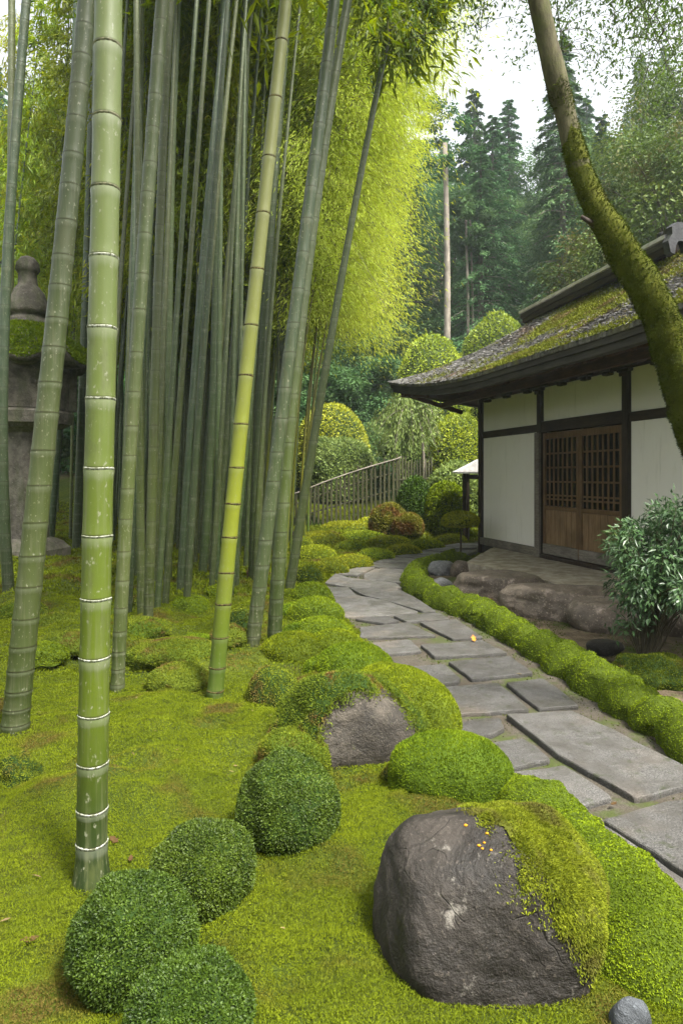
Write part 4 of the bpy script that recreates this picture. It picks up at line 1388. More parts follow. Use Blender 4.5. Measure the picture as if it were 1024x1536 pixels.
# crowns: fine leaves on drooping branchlets
def bamboo_crown(seed, z0, z1, n_br, reach, per, L, W, lean=(0.0, 0.0), bias=(0, 0), droop=.5, cx=None, taper=.45):
    rng = rng_(seed)
    P, D, U = [], [], []
    g = Geo()
    for b in range(n_br):
        f = (b + rng.random()) / n_br
        z = z0 + (z1 - z0) * f
        a = rng.uniform(0, 2 * np.pi)
        r = reach * rng.uniform(.45, 1.12) * (1 - taper * f)
        dirn = np.array([np.cos(a) + bias[0], np.sin(a) + bias[1]])
        dirn /= np.linalg.norm(dirn) + 1e-6
        o = np.array([cx(z) if cx else lean[0] * z, lean[1] * z, z])
        t = np.linspace(0, 1, 7)[:, None]
        C = o + np.concatenate([dirn * t * r, (.55 * t - (.55 + droop) * t ** 2) * r], 1) 
        V, Q, T = tube(C, np.linspace(.006, .002, 7), 3, False)
        g.add(V, quads=Q, slot=1)
        m = per
        tt = rng.random(m) ** .75
        base = np.stack([np.interp(tt, t[:, 0], C[:, k]) for k in range(3)], -1)
        off = rng.normal(size=(m, 3)) * r * .16 * np.array([1, 1, .8])
        off[:, 2] -= np.abs(rng.normal(size=m)) * r * .18 * droop
        P.append(base + off)
        d = np.concatenate([np.tile(dirn, (m, 1)) * .7, np.full((m, 1), -.55)], 1) + rng.normal(size=(m, 3)) * (.55 if per < 200 else .34)
        D.append(d)
        U.append(np.array([0, 0, 1.0]) + rng.normal(size=(m, 3)) * .45)
    leaves(g, np.concatenate(P), np.concatenate(D), np.concatenate(U), L, W, rng, 0, .2, .35)
    return g

def hero(pts, d, w0, w1, mat, label, nodes=None, lens=(.20, .30), dy=0.0, ringmat=None, ringh=.012, flare=1.0, ztop=None, seed=0, group='bamboo culms in front of the grove', base_z=None, crown=0):
    """A culm traced through photo points at the distance d (leaning dy metres away per metre of height)."""
    rng = rng_(seed + 900)
    P = []
    for x, y in pts:
        z = EYE + (HY - y) / F * d
        dd = d + dy * max(z, 0)
        P.append(at(x, y, dd))
    P = np.array(P)
    z = P[:, 2]
    deg = min(3, len(z) - 1)
    co = np.polyfit(z, P[:, 0], deg)
    zt = z.max()
    slope = (np.polyval(co, zt) - np.polyval(co, zt - .3)) / .3
    fx = lambda q: np.where(q > zt, np.polyval(co, zt) + slope * (q - zt), np.polyval(co, np.maximum(q, z.min() - .1)))
    fy = lambda q: d + dy * np.maximum(q, 0)
    gz = ground_z(float(fx(np.array(z.min()))), d) - .05
    top = ztop or (max(zt + 1.2, 5.6) + 3.5 if crown else zt + 1.2)
    ra, rb = w0 / 2 / F * d, w1 / 2 / F * (d + dy * zt)
    z0_ = gz + .05
    rad = lambda q: (ra + (rb - ra) * np.clip((q - z0_) / (zt - z0_), 0, 1.15)) * (1 + (flare - 1) * np.clip(1 - (q - z0_) / .16, 0, 1) ** 2)
    if nodes:
        nz = [EYE + (HY - y) / F * (d + dy * 1.5) for y in nodes]
        zs = [gz] + sorted(q for q in nz if q > gz + .06)
    else:
        zs, q, L = [gz], gz + .10, lens[0] * .45
        while q < top:
            zs.append(q)
            L = min(L * 1.16, rng.uniform(*lens))
            q += L
    while zs[-1] < top and len(zs) < 70:
        zs.append(zs[-1] + rng.uniform(*lens))
    V, Q, sg, hg = culm_geo(fx, fy, zs, rad, 18)
    base = np.array([float(fx(np.array(gz + .05))), d, gz + .05])
    root = tag(empty('bamboo', base), label, 'bamboo', group)
    g = Geo()
    g.add(V - base, quads=Q, smooth=True, attrs={'seg': sg, 'hgt': hg})
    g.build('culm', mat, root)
    if crown:  # overhead crowns are out of view, added to block sky light
        zc = max(zt + 1.2, 5.6) if crown == 1 else zt - .35
        cg = bamboo_crown(seed + 1200, zc, zc + (4.5 if crown == 1 else 2.2), 40, 1.4 if crown == 1 else 1.0, 80, .19, .042, cx=lambda q: float(fx(np.array(q))) - base[0], lean=(0, 0))
        co_ = cg.build('crown', [m_bamleaf, m_twig], root)
        co_.location = (0, float(fy(zt)) - d, -base[2])
    if ringmat:
        for q in zs[1:-1]:
            if q > zt + .15:
                continue
            x = float(fx(np.array(q)))
            ring_geo(x - base[0], float(fy(q)) - d, q - base[2], float(rad(q)) * .985, ringh * rng.uniform(.7, 1.2), slope * -.3).build('node_ring', (m_grayring if q > 2.35 and ringmat is m_ring else ringmat), root)
    return root

hero([(138, 1318), (140, 1100), (144, 900), (149, 700), (155, 480), (158, 280), (162, 70), (164, -30)], 2.50, 45, 40, c_giant, 'thickest bamboo culm, standing in front with white rings at its nodes',
     nodes=[1262, 1212, 1143, 1070, 985, 897, 803, 702, 598, 492, 386, 283, 177, 70, -35, -140], ringmat=m_ring, ringh=.0085, flare=1.34, crown=1, seed=1)
hero([(22, 1105), (36, 960), (52, 800), (72, 620), (90, 430), (108, 250), (127, 50), (131, -10)], 4.0, 39, 26, c_grey, 'grey green culm leaning right, its foot near the left edge', crown=1, seed=2, dy=.03, lens=(.17, .24), flare=1.08)
hero([(12, 868), (5, 700), (4, 560), (10, 430), (20, 250), (40, 0)], 8.6, 17, 13, c_blue, 'bluish culm bowing along the left edge in front of the stone lantern', seed=3)
hero([(176, 1036), (186, 850), (197, 640), (213, 420), (229, 200), (244, 0)], 4.75, 20, 20, c_grey, 'grey culm directly right of the thickest culm', crown=1, seed=4, flare=1.1)
hero([(322, 1052), (340, 850), (357, 680), (378, 480), (397, 300), (412, 150), (430, -10)], 4.6, 25, 18, c_yellow, 'bright yellow green culm with dark node rings, leaning right', crown=1, seed=5,
     nodes=[1035, 1000, 955, 905, 858, 805, 755, 701, 636, 563, 488, 404, 320, 236, 147, 62, -25], ringmat=m_darkring, ringh=.010)
hero([(376, 985), (394, 850), (418, 660), (440, 480), (462, 320), (480, 180), (500, 10)], 5.65, 22, 17, c_blue, 'blue grey culm leaning right, left one of the close front pair', crown=1, seed=6, dy=.02, lens=(.22, .32))
hero([(410, 976), (422, 800), (438, 600), (458, 420), (480, 260), (502, 120), (522, -5)], 5.85, 22, 13, c_green, 'mottled green culm leaning right, right one of the close front pair', seed=7, dy=.04, lens=(.2, .3))
hero([(432, 898), (452, 770), (479, 610), (508, 440), (540, 260), (566, 140), (585, 40)], 8.3, 15, 8, c_grey, 'thin grey culm leaning furthest right beside the path', crown=2, seed=8, dy=.0, lens=(.25, .35))
hero([(222, 940), (228, 760), (232, 600), (238, 400), (246, 200), (256, 0)], 6.75, 15, 12, c_green, 'slim straight green culm left of the yellow culm', seed=9)
hero([(252, 875), (254, 700), (252, 500), (258, 300), (268, 0)], 9.3, 12, 9, c_green, 'slim green culm right behind the slim straight one', seed=10)
hero([(303, 872), (312, 740), (320, 600), (324, 450), (328, 250), (334, 0)], 9.6, 13, 11, c_grey, 'slim grey culm standing clear in the middle of the grove', seed=11)
hero([(318, 862), (330, 740), (345, 600), (358, 400), (366, 200), (372, 0)], 10.0, 12, 9, c_grey, 'slim grey culm curving behind the bright yellow culm', seed=12)
hero([(380, 860), (384, 740), (390, 600), (402, 400), (416, 220), (433, 0)], 9.9, 16, 11, c_grey, 'grey culm with a bare reddish foot near the path', seed=13)
hero([(345, 905), (356, 800), (368, 690), (384, 500), (400, 300), (412, 120), (424, -5)], 8.0, 8, 7, c_green, 'thin culm running just right of the bright yellow one', seed=14)
hero([(64, 950), (76, 800), (88, 650), (98, 480), (106, 300), (112, 100), (116, 0)], 14.5, 11, 10, c_blue, 'bluish culm behind the stone lantern, beside the leaning culm', seed=15)
hero([(112, 866), (120, 720), (124, 560), (131, 380), (138, 180), (143, 0)], 13.6, 12, 11, c_blue, 'bluish culm behind the stone lantern, close to the thickest culm', seed=16)
hero([(208, 862), (212, 700), (214, 500), (220, 300), (233, 100), (238, 0)], 9.9, 12, 10, c_grey, 'grey culm between the two slim culms and the giant', seed=17)
hero([(14, 700), (15, 480), (17, 250), (18, 0)], 12.0, 11, 10, c_green, 'upright green culm at the upper left corner', seed=18)
V, T = lumpy(3, .085, .085, .12, 4, .2, 2.5, -.6)
g = Geo(); g.add(V, tris=T, smooth=True)
o = g.build('bamboo_sheath', m_sheath); p = gat(379, 866); o.location = (p[0], p[1] - .05, .06)
tag(o, 'papery reddish brown sheath at the foot of a grey culm by the path', 'bamboo sheath')

def px_of(x, y):
    return CX + F * x / y

def grove():
    rng = rng_(4242)
    culms, crowns = [], []
    for v in range(6):
        r = rng_(700 + v)
        zs, q, L = [-.3], .0, .13
        while q < 13.5:
            zs.append(q); L = min(L * 1.13, r.uniform(.27, .36)); q += L
        b1, b2, ph = r.uniform(.01, .06), r.uniform(-.1, .12), r.uniform(0, 6)
        fx = lambda z, b1=b1, b2=b2, ph=ph: b1 * z + .003 * b1 * 10 * z * z + b2 * np.sin(z * .35 + ph) * .6 - b2 * np.sin(ph) * .6
        fy = lambda z, b2=b2: .02 * z + b2 * .4 * np.sin(z * .3)
        V, Q, sg, hg = culm_geo(fx, fy, zs, lambda z: .042 * (1 - .055 * np.clip(z, 0, 14)), 10)
        mat = [c_grey, c_blue, c_green, c_grey, c_blue, c_green][v]
        g = Geo(); g.add(V, quads=Q, smooth=True, attrs={'seg': sg, 'hgt': hg})
        culms.append((g.build('culm', mat, link=False), fx))
        crowns.append(bamboo_crown(750 + v, 5.2, 13.2, 50, 1.3, 84, .19, .040, cx=fx, lean=(0, .02)).build('crown', [m_bamleaf, m_twig], link=False))
    high = [bamboo_crown(770 + v, 8.6, 13.4, 40, 1.3, 80, .19, .042, cx=lambda z: .05 * z, lean=(0, .02)).build('crown', [m_bamleaf, m_twig], link=False) for v in range(2)]  # high crowns, mostly out of view, added to shade the grove
    pts = []
    tries = 0
    hero_px = [(138, 2.5)]
    while len(pts) < 282 and tries < 60000:
        tries += 1
        y = 7.2 + 17 * rng.random() ** .8
        u = rng.uniform(-.52, -.085) if len(pts) < 80 else rng.uniform(-.37, -.072)
        x = u * y
        if x > -.9 - .02 * (y - 8):
            continue
        px_ = CX + F * u
        if y < 14.5 and -25 < px_ < 135:           # the stone lantern stays visible
            if not (abs(px_ - 105) < 16 and rng.random() < .3):
                continue
        if y < 9 and px_ > 340:
            continue
        if any((x - a) ** 2 + (y - b) ** 2 < (.27 if y < 14 else .26) ** 2 for a, b, _ in pts):
            continue
        pts.append((x, y, 0))
    labels = {0: 'tall grey culm among the many crowding the grove', 1: 'tall bluish culm among the many crowding the grove', 2: 'tall green culm among the many crowding the grove'}
    for i, (x, y, _) in enumerate(pts):
        v = int(rng.integers(0, 6))
        root = tag(empty('bamboo', (x, y, ground_z(x, y) - .02)), labels[v % 3], 'bamboo', 'slim culms crowding the grove behind the front ones')
        root.rotation_euler = (rng.normal() * .012, .012 + rng.normal() * .02, rng.uniform(-.5, .5))
        s = rng.uniform(.8, 1.1) * (1.0 if y < 11 else .86)
        root.scale = (s, s, rng.uniform(.9, 1.1))
        obj_of('culm', culms[v][0], root)
        if y > (13.5 if px_of(x, y) < 160 else 11.0):
            obj_of('crown', crowns[v], root)
        elif i % 3 == 0:
            obj_of('crown', high[v % 2], root)
grove()

# the pale golden bamboo arching out at the right edge of the grove
def golden():
    rng = rng_(77)
    out = []
    for v in range(3):
        fx = lambda z, v=v: .03 * z + .013 * z * z
        r = rng_(60 + v)
        zs, q = [-.2], .12
        while q < 10:
            zs.append(q); q += r.uniform(.28, .36)
        V, Q, sg, hg = culm_geo(fx, lambda z: .0 * z, zs, lambda z: .026 * (1 - .07 * np.clip(z, 0, 12)), 8)
        g = Geo(); g.add(V, quads=Q, smooth=True, attrs={'seg': sg, 'hgt': hg})
        cm = g.build('culm', c_yellow, link=False)
        g = bamboo_crown(160 + v, 4.5, 10.4, 70, 1.45, 280, .095, .0135, bias=(.55, -.25), droop=.62, taper=.15, cx=fx)
        out.append((cm, g.build('crown', [m_goldleaf, m_twig], link=False)))
    for i, (px_, y, s) in enumerate([(428, 10.8, .92), (446, 12.0, 1.0), (414, 12.2, 1.05), (436, 13.4, 1.1), (456, 13.8, 1.05), (420, 14.6, 1.2), (448, 15.4, 1.2), (462, 16.4, 1.15), (404, 11.2, 1.05), (395, 13.2, 1.15)]):
        x = (px_ - CX) / F * y
        root = tag(empty('golden_bamboo', (x, y, ground_z(x, y))), 'feathery yellow leaved bamboo arching out at the right edge of the grove', 'bamboo', 'feathery yellow bamboos at the edge of the grove')
        root.rotation_euler = (0, rng.normal() * .015, rng.uniform(-.35, .35))
        root.scale = (s, s, s)
        obj_of('culm', out[i % 3][0], root)
        obj_of('crown', out[i % 3][1], root)
golden()

# ------------------------------------------------------------------ stone lantern
def lantern():
    d = 12.2
    s = d / F
    c = gat(42, 700, .0)
    X = (42 - CX) * s
    zp = lambda y: EYE + (HY - y) * s
    root = tag(empty('stone_lantern', (X, d, 0)), 'tall weathered stone lantern with a mossy scalloped roof among the bamboo', 'stone lantern')
    def lp(name, prof, mat, n=24, a0=0.0, sq=False):
        g = Geo()
        pr = [(w * s, zp(y)) for w, y in prof]
        V, Q = lathe(pr, n, ang0=a0)
        V = V + .012 * fbm(V, 5, 3, 3)[:, None] * np.array([1, 1, .4])
        g.add(V, quads=Q, smooth=n > 8)
        m = len(pr)
        g.add([V[i] for i in range(n)] + [V[(m - 1) * n + i] for i in range(n)], tris=[(0, i, i + 1) for i in range(1, n - 1)] + [(n, n + i + 1, n + i) for i in range(1, n - 1)])
        return g.build(name, mat, root)
    lp('finial', [(2, 384), (10, 387), (16, 395), (18, 405), (15, 409), (13, 411), (14, 428), (17, 432), (23, 440), (29, 455), (31, 466), (31, 471), (25, 473), (24, 476), (28, 479), (31, 492), (30, 496)][::-1], m_lantern)
    # roof with scalloped, hanging edges
    g = Geo()
    n, rows = 72, 12
    V = []
    for r in range(rows):
        t = r / (rows - 1)
        for k in range(n):
            a = 2 * np.pi * k / n
            sc = np.abs(np.cos(a * 3 + .5))
            rad = (26 + 63 * t) * s * (1 - .05 * (1 - sc) * t)
            z = zp(487 + 44 * t ** 1.25 + t ** 3 * (30 * sc - 12))
            V.append((rad * np.cos(a), rad * np.sin(a), z))
    V = np.array(V)
    Vb = V[(rows - 1) * n:] * np.array([.97, .97, 1]) - np.array([0, 0, .07])
    Vc = np.c_[V[:n, :2] * 1.6, np.full(n, zp(556))]
    g.add(np.concatenate([V, Vb, Vc]), quads=grid_faces(rows + 2, n, True)[:, ::-1], smooth=True)
    rf = g.build('roof', m_lantern_dark, root)
    rng = rng_(8)
    g = Geo()
    P, Nn = scatter(V, tri_of(grid_faces(rows, n, True)), 22000, rng)
    Nn = np.where(Nn[:, 2:] < 0, -Nn, Nn)
    k = fbm(P, 2.4, 7, 3) > -.32
    blades(g, P[k], Nn[k], .05, .034, rng, .8)
    g.build('moss', m_mound, rf)
    lp('fire_box', [(60, 615), (61, 575), (64, 560), (60, 552), (40, 544)], m_lantern_dark, 6, .3)
    for a in range(6):                      # upright stone bars of the fire box
        an = .3 + a * np.pi / 3
        g = Geo()
        bbox(g, -.07, .07, -.05, .05, zp(617), zp(551), .015)
        o = g.build('corner_post', m_lantern, root)
        o.location = (63 * s * np.cos(an), 63 * s * np.sin(an), 0)
        o.rotation_euler = (0, 0, an)
    lp('platform', [(50, 643), (62, 636), (64, 620), (60, 616)], m_lantern, 6, .3)
    lp('shaft', [(34, 905), (31, 800), (30, 760), (31, 650), (40, 643)], m_lantern, 8, .2)
    lp('base', [(60, 850), (60, 822), (50, 812), (36, 806)], m_lantern, 6, .3)
    return root
lantern()
# ------------------------------------------------------------------ trees
def branch_tube(g, P, r0, r1, n=8, slot=0):
    P = resample(np.array(P, float), max(.12, np.linalg.norm(np.array(P[-1]) - np.array(P[0])) / 14))
    V, Q, T = tube(P, np.linspace(r0, r1, len(P)), n)
    g.add(V, quads=Q, tris=T, slot=slot, smooth=True)
    return P

def broad_tree(seed, H, rad, n_puff, per, L, W, z_lo=.3, shell=.35, droop=.3):
    """(trunk geometry, crown geometry): a crown of many leafy tufts carried by limbs."""
    rng = rng_(seed)
    tg, cg = Geo(), Geo()
    lean = rng.normal(size=2) * .04 * H
    trunk = branch_tube(tg, [(0, 0, -.5), (lean[0] * .2, lean[1] * .2, H * .3), (lean[0] * .6, lean[1] * .6, H * .6), (lean[0], lean[1], H * .92)], H * .022, H * .005)
    P, D, U = [], [], []
    for i in range(n_puff):
        f = (i + rng.random()) / n_puff
        z = H * (z_lo + (1 - z_lo) * f)
        prof = np.sin(np.pi * np.clip(.12 + .80 * f, 0, 1)) ** .7
        a = i * 2.4 + rng.normal() * .5
        r = rad * prof * rng.uniform(.45, 1.0)
        c = np.array([lean[0] * f + r * np.cos(a), lean[1] * f + r * np.sin(a), z])
        pr = rad * rng.uniform(.17, .30)
        k = np.argmin(np.abs(trunk[:, 2] - z * .8))
        branch_tube(tg, [trunk[k], (trunk[k] + c) / 2 + np.array([0, 0, .1 * H * .2]), c], H * .006, H * .0015, 4)
        m = per
        d = unit(rng.normal(size=(m, 3)))
        rr = (shell + (1 - shell) * rng.random((m, 1)) ** .5)
        P.append(c + d * rr * pr * np.array([1.15, 1.15, .72]) * (1 + .25 * rng.normal(size=(m, 1))))
        D.append(d * np.array([1, 1, .4]) + rng.normal(size=(m, 3)) * .5 - np.array([0, 0, droop]))
        U.append(d * .6 + np.array([0, 0, .8]) + rng.normal(size=(m, 3)) * .4)
    leaves(cg, np.concatenate(P), np.concatenate(D), np.concatenate(U), L, W, rng, 0, .15)
    return tg, cg

def conifer(seed, H, rad, L, W, z_lo=.22, per=46):
    rng = rng_(seed)
    tg, cg = Geo(), Geo()
    branch_tube(tg, [(0, 0, -.5), (0, 0, H * .5), (0, 0, H * .99)], H * .016, H * .002)
    P, D, U = [], [], []
    n = int(H * 9)
    for i in range(n):
        f = (i + rng.random()) / n
        z = H * (z_lo + (1 - z_lo) * f)
        a = i * 2.399 + rng.normal() * .3
        r = rad * (1 - f) ** .75 * rng.uniform(.6, 1.1) + .12
        t = rng.random(per) ** .6
        dirn = np.array([np.cos(a), np.sin(a)])
        side = np.array([-np.sin(a), np.cos(a)])
        w = rng.normal(size=per) * .22 * r * (1.1 - t)
        x = dirn[0] * t * r + side[0] * w
        y = dirn[1] * t * r + side[1] * w
        zz = z + .12 * t * r - .48 * t ** 2 * r - np.abs(rng.normal(size=per)) * .10 * r
        P.append(np.stack([x, y, zz], -1))
        D.append(np.stack([dirn[0] + rng.normal(size=per) * .5, dirn[1] + rng.normal(size=per) * .5, -.45 + rng.normal(size=per) * .3], -1))
        U.append(np.array([0, 0, 1.]) + rng.normal(size=(per, 3)) * .35)
        if r > .5:
            V, Q, T = tube([(0, 0, z), (dirn[0] * r * .5, dirn[1] * r * .5, z - .06 * r), (dirn[0] * r * .9, dirn[1] * r * .9, z - .32 * r)], [H * .003, H * .002, H * .001], 3, False)
            tg.add(V, quads=Q)
    leaves(cg, np.concatenate(P), np.concatenate(D), np.concatenate(U), L, W, rng, 0, .12)
    return tg, cg

def tree_kind(gs, leaf, bark):
    return gs[0].build('trunk', bark, link=False), gs[1].build('crown', leaf, link=False)

def forest():
    rng = rng_(31)
    B = [tree_kind(broad_tree(500 + i, 11 + i, 3.6 + .3 * i, 85, 460, .16, .085, shell=.62), m_broad, m_bark) for i in range(4)]
    C = [tree_kind(conifer(520 + i, 15 + 1.5 * i, 2.5, .20, .075, per=150), m_conifer, m_bark) for i in range(3)]
    lab = {'b': 'bushy broadleaf tree in the dense wood on the hillside', 'c': 'pointed dark conifer in the dense wood on the hillside'}
    n = 0
    pts = []
    for row, (y0, y1, step) in enumerate(((32, 35, 2.7), (37, 41, 3.0), (42, 48, 4.2), (51, 58, 4.8), (61, 69, 5.4), (72, 80, 6.2))):
        x = -.62 * y1
        while x < .66 * y1:
            y = rng.uniform(y0, y1)
            xx = x + rng.normal() * .5
            x += step * rng.uniform(.8, 1.25)
            if row < 1 and xx < -.16 * y:
                continue
            if row == 0 and -4 < xx < 6.5:
                continue
            pts.append((row, xx, y))
    for row, x, y in pts:
        con = rng.random() < (.72, .75, .75, .8, .85, .9)[row]
        v = int(rng.integers(0, 3 if con else 4))
        tm, cm = (C if con else B)[v]
        root = tag(empty('conifer_tree' if con else 'broadleaf_tree', (x, y, ground_z(x, y) - .3)), lab['c' if con else 'b'], 'tree', 'trees of the hillside wood')
        s = rng.uniform(.8, 1.15) * (1.0 if row < 4 else 1.05)
        root.scale = (s * rng.uniform(.9, 1.2), s * rng.uniform(.9, 1.2), s)
        root.rotation_euler = (0, 0, rng.uniform(0, 6.28))
        obj_of('trunk', tm, root)
        obj_of('crown', cm, root)
    # unseen trees behind the camera, added to block sky light over the garden
    for i, (x, y) in enumerate([(-3.5, -9), (0, -10.5), (4, -12), (8, -13.5), (2, -15), (13, -9), (-5, -14)]):
        root = tag(empty('broadleaf_tree', (x, y, ground_z(x, y) - .3)), 'unseen broadleaf tree behind the camera, added to block sky light', 'tree', 'unseen trees added behind the camera to block sky light')
        root.rotation_euler = (0, 0, i * 1.3)
        obj_of('trunk', B[i % 4][0], root)
        obj_of('crown', B[i % 4][1], root)
    # undergrowth at the feet of the trees
    U = []
    for v in range(3):
        cg = broad_tree(560 + v, 3.2, 1.7, 26, 420, .13, .075, .0)[1]
        U.append(cg.build('forest_shrub', m_broad, link=False))
    for i in range(90):
        y = rng.uniform(26.5, 44)
        x = rng.uniform(-.5, .62) * y
        o = obj_of('forest_shrub', U[i % 3])
        o.location = (x, y, ground_z(x, y) - .3)
        o.rotation_euler = (0, 0, rng.uniform(0, 6.28))
        sc = rng.uniform(.8, 1.4)
        o.scale = (sc * 1.2, sc * 1.2, sc)
        tag(o, 'loose green bush filling the floor of the hillside wood', 'bush', 'bushes on the floor of the hillside wood')
    # tall bare trunks that show in front of the wood
    for x, y0, y1, d, w, lab_ in ((669, 520, 215, 33, 10, 'tall pale bare trunk rising in front of the hillside wood'), (700, 500, 325, 34, 5, 'thin pale trunk, left one of the slender pair right of the tall bare trunk'), (707, 500, 330, 34.3, 4, 'thin pale trunk, right one of the slender pair right of the tall bare trunk')):
        b, t = at(x, y0, d), at(x - 2, y1, d)
        root = tag(empty('slender_tree', (b[0], d, ground_z(b[0], d) - .2)), lab_, 'tree')
        h = t[2] - root.location[2]
        g = Geo()
        branch_tube(g, [(0, 0, 0), (.05, 0, h * .5), (t[0] - b[0], 0, h)], w / 2 / F * d * 1.15, w / 2 / F * d * .7)
        g.build('trunk', m_palebark, root)
        _, cg = broad_tree(int(x), h * .28, 1.5 if w > 6 else 1.1, 18, 260, .18, .09, .05)
        o = cg.build('crown', m_broad, root)
        o.location = (t[0] - b[0], 0, h * (.86 if w > 6 else .82))
forest()

# big evergreen oak behind the tea house
def oak(x, y, d, H, rad, seed, lab):
    c = at(x, y, d)
    root = tag(empty('evergreen_tree', (c[0], d, ground_z(c[0], d) - .2)), lab, 'tree')
    tg, cg = broad_tree(seed, H, rad, 90, 700, .13, .065, .25)
    tg.build('trunk', m_bark, root)
    cg.build('crown', m_oak, root)
oak(985, 300, 19.5, 11.2, 3.4, 610, 'large brownish green evergreen tree behind the tea house roof')
oak(1075, 300, 23.0, 15.5, 4.4, 611, 'taller evergreen tree at the right edge behind the tea house')

# ------------------------------------------------------------------ the mossy leaning tree at right
def mossy_tree():
    d = 3.9
    px_ = [(795, -60, 34), (811, 0, 31), (836, 95, 35), (853, 155, 33), (864, 210, 33), (875, 260, 33), (888, 305, 35), (907, 350, 41), (936, 400, 46), (966, 450, 49), (989, 500, 48), (1011, 560, 45), (1034, 625, 44), (1062, 700, 46), (1090, 790, 52), (1125, 930, 62), (1165, 1050, 76), (1180, 1120, 96)]
    P = np.array([at(x, y, d) for x, y, w in px_])[::-1]
    r = np.array([.93 * w / 2 / F * d for x, y, w in px_])[::-1]
    P[:, 1] += np.array([.25 * math.sin(q * .55) * .3 for q in range(len(P))])
    top = P[-1]
    ext = np.array([top + (-.10, .15, .55), top + (-.12, .4, 1.2), top + (.1, .9, 1.9), top + (.4, 1.4, 2.6)])
    A = np.c_[np.concatenate([P, ext]), np.concatenate([r, [.058, .05, .04, .025]])]
    A = resample(A, .035)
    base = A[0, :3].copy(); base[2] = 0
    root = tag(empty('mossy_tree', base), 'sinuous leaning tree trunk clad in moss, crossing the tea house', 'tree')
    C, rad = A[:, :3] - base, A[:, 3]
    V, Q, T = tube(C, rad, 22)
    n22 = len(C) * 22
    V[:n22] += unit(V[:n22] - np.repeat(C, 22, 0)) * (.010 * fbm(V[:n22], 6, 3, 4))[:, None]
    g = Geo(); g.add(V, quads=Q, tris=T, smooth=True)
    g.build('trunk', m_trunkbark, root)
    # moss sleeve below, thinning out upwards
    z = C[:, 2]
    thick = smooth(3.75, 2.6, z)
    hump = fbm(V[:n22], 11, 9, 3)
    V2 = V[:n22] + unit(V[:n22] - np.repeat(C, 22, 0)) * (np.repeat(thick, 22) * (.001 + .022 * np.clip(hump + .3, 0, 1)))[:, None] - unit(V[:n22] - np.repeat(C, 22, 0)) * .0005
    T2 = tri_of(grid_faces(len(C), 22, True))
    cz = V2[T2].mean(1)
    sel = smooth(4.3, 2.9, cz[:, 2]) + .75 * fbm(cz, 7, 21, 3) > .42
    rng = rng_(66)
    g = Geo()
    g.add(V2, tris=T2[sel], slot=0, rnd=.3, smooth=True)
    Pp, Nn = scatter(V2, T2[sel], 60000, rng)
    ax = Pp - np.stack([np.interp(Pp[:, 2], z, C[:, k]) for k in range(3)], -1)
    Nn = np.where((Nn * ax).sum(1, keepdims=True) < 0, -Nn, Nn)
    blades(g, Pp - Nn * .002, unit(Nn + np.array([0, 0, -.25])), .018, .0058, rng, 1.0, 1)
    g.build('moss', [m_treecore, m_treemoss], root)
    # a broken stub
    j = int(np.argmin(np.abs(C[:, 2] - (EYE + (HY - 345) / F * d))))
    g = Geo()
    branch_tube(g, [C[j] + (-.05, 0, 0), C[j] + (-.12, -.02, .02), C[j] + (-.155, -.02, .055)], .022, .010, 7)
    g.build('stub', m_darkwood, root)
    # limbs and hanging leafy twigs above
    g, cg = Geo(), Geo()
    rng = rng_(67)
    P_, D_, U_ = [], [], []
    tipz = C[-1]
    limbs = []
    for tx, ty, tz in ((.9, 6.5, 6.0), (1.9, 7.2, 6.6), (3.0, 7.0, 6.4), (4.4, 7.0, 6.0), (2.4, 8.6, 7.6), (3.6, 8.8, 7.2), (5.0, 8.6, 6.8), (1.2, 8.8, 7.6), (4.6, 5.8, 5.2), (3.4, 5.4, 5.4), (2.2, 5.6, 5.6), (5.4, 7.4, 5.6), (1.4, 7.0, 5.9), (2.4, 7.4, 5.9), (3.5, 7.6, 5.7), (3.2, 6.6, 5.3), (4.2, 7.8, 5.4), (.8, 7.6, 6.2), (4.3, 6.6, 4.9)):
        t = np.array([tx, ty, tz]) - base
        s = C[int(rng.uniform(.80, 1.0) * (len(C) - 1))]
        L = branch_tube(g, [s, s * .55 + t * .45 + np.array([0, 0, .35]), t], .010, .002, 6)
        limbs.append(L)
    for L in limbs:
        for q in range(34):
            c = L[int(rng.uniform(.35, 1) * (len(L) - 1))]
            a = rng.uniform(0, 2 * np.pi)
            ln = rng.uniform(.4, 1.1)
            e = c + np.array([np.cos(a) * ln * .8, np.sin(a) * ln * .8, -ln * rng.uniform(.1, .6)])
            t = np.linspace(0, 1, 5)[:, None]
            tw = c * (1 - t) + e * t + np.array([0, 0, .15]) * np.sin(np.pi * t)
            V, Q, T = tube(tw, np.linspace(.0042, .0015, 5), 3, False)
            g.add(V, quads=Q)
            m = 38
            tt = rng.random(m) ** .6
            b = np.stack([np.interp(tt, t[:, 0], tw[:, k]) for k in range(3)], -1) + rng.normal(size=(m, 3)) * .07
            P_.append(b)
            D_.append(np.stack([rng.normal(size=m) * .7, rng.normal(size=m) * .7, -.7 + rng.normal(size=m) * .4], -1))
            U_.append(rng.normal(size=(m, 3)))
    leaves(cg, np.concatenate(P_), np.concatenate(D_), np.concatenate(U_), .052, .021, rng, 0, .15)
    g.build('limbs', m_bark, root)
    cg.build('crown', m_canopy, root)
k = N('leaning_trunk_bark')
P_ = k.pos('obj')
n_ = k.noise(k.pos('obj', (20, 20, 6)), 1.6, 6, .7)
c_ = k.mix(k.rng(n_, .32, .68), (.055, .047, .026), (.105, .098, .05))
c_ = k.mix(k.rng(k.noise(P_, 5, 5, .7), .45, .65, 0, .7), c_, (.075, .085, .022))
m_trunkbark = k.done(k.pbr(c_, .85, .2, k.bump(n_, .8, .012)))
m_treecore = leaf_mat('trunk_moss_core', (.04, .05, .008), (.10, .105, .012), None, 9.0, 0, .9, .1)
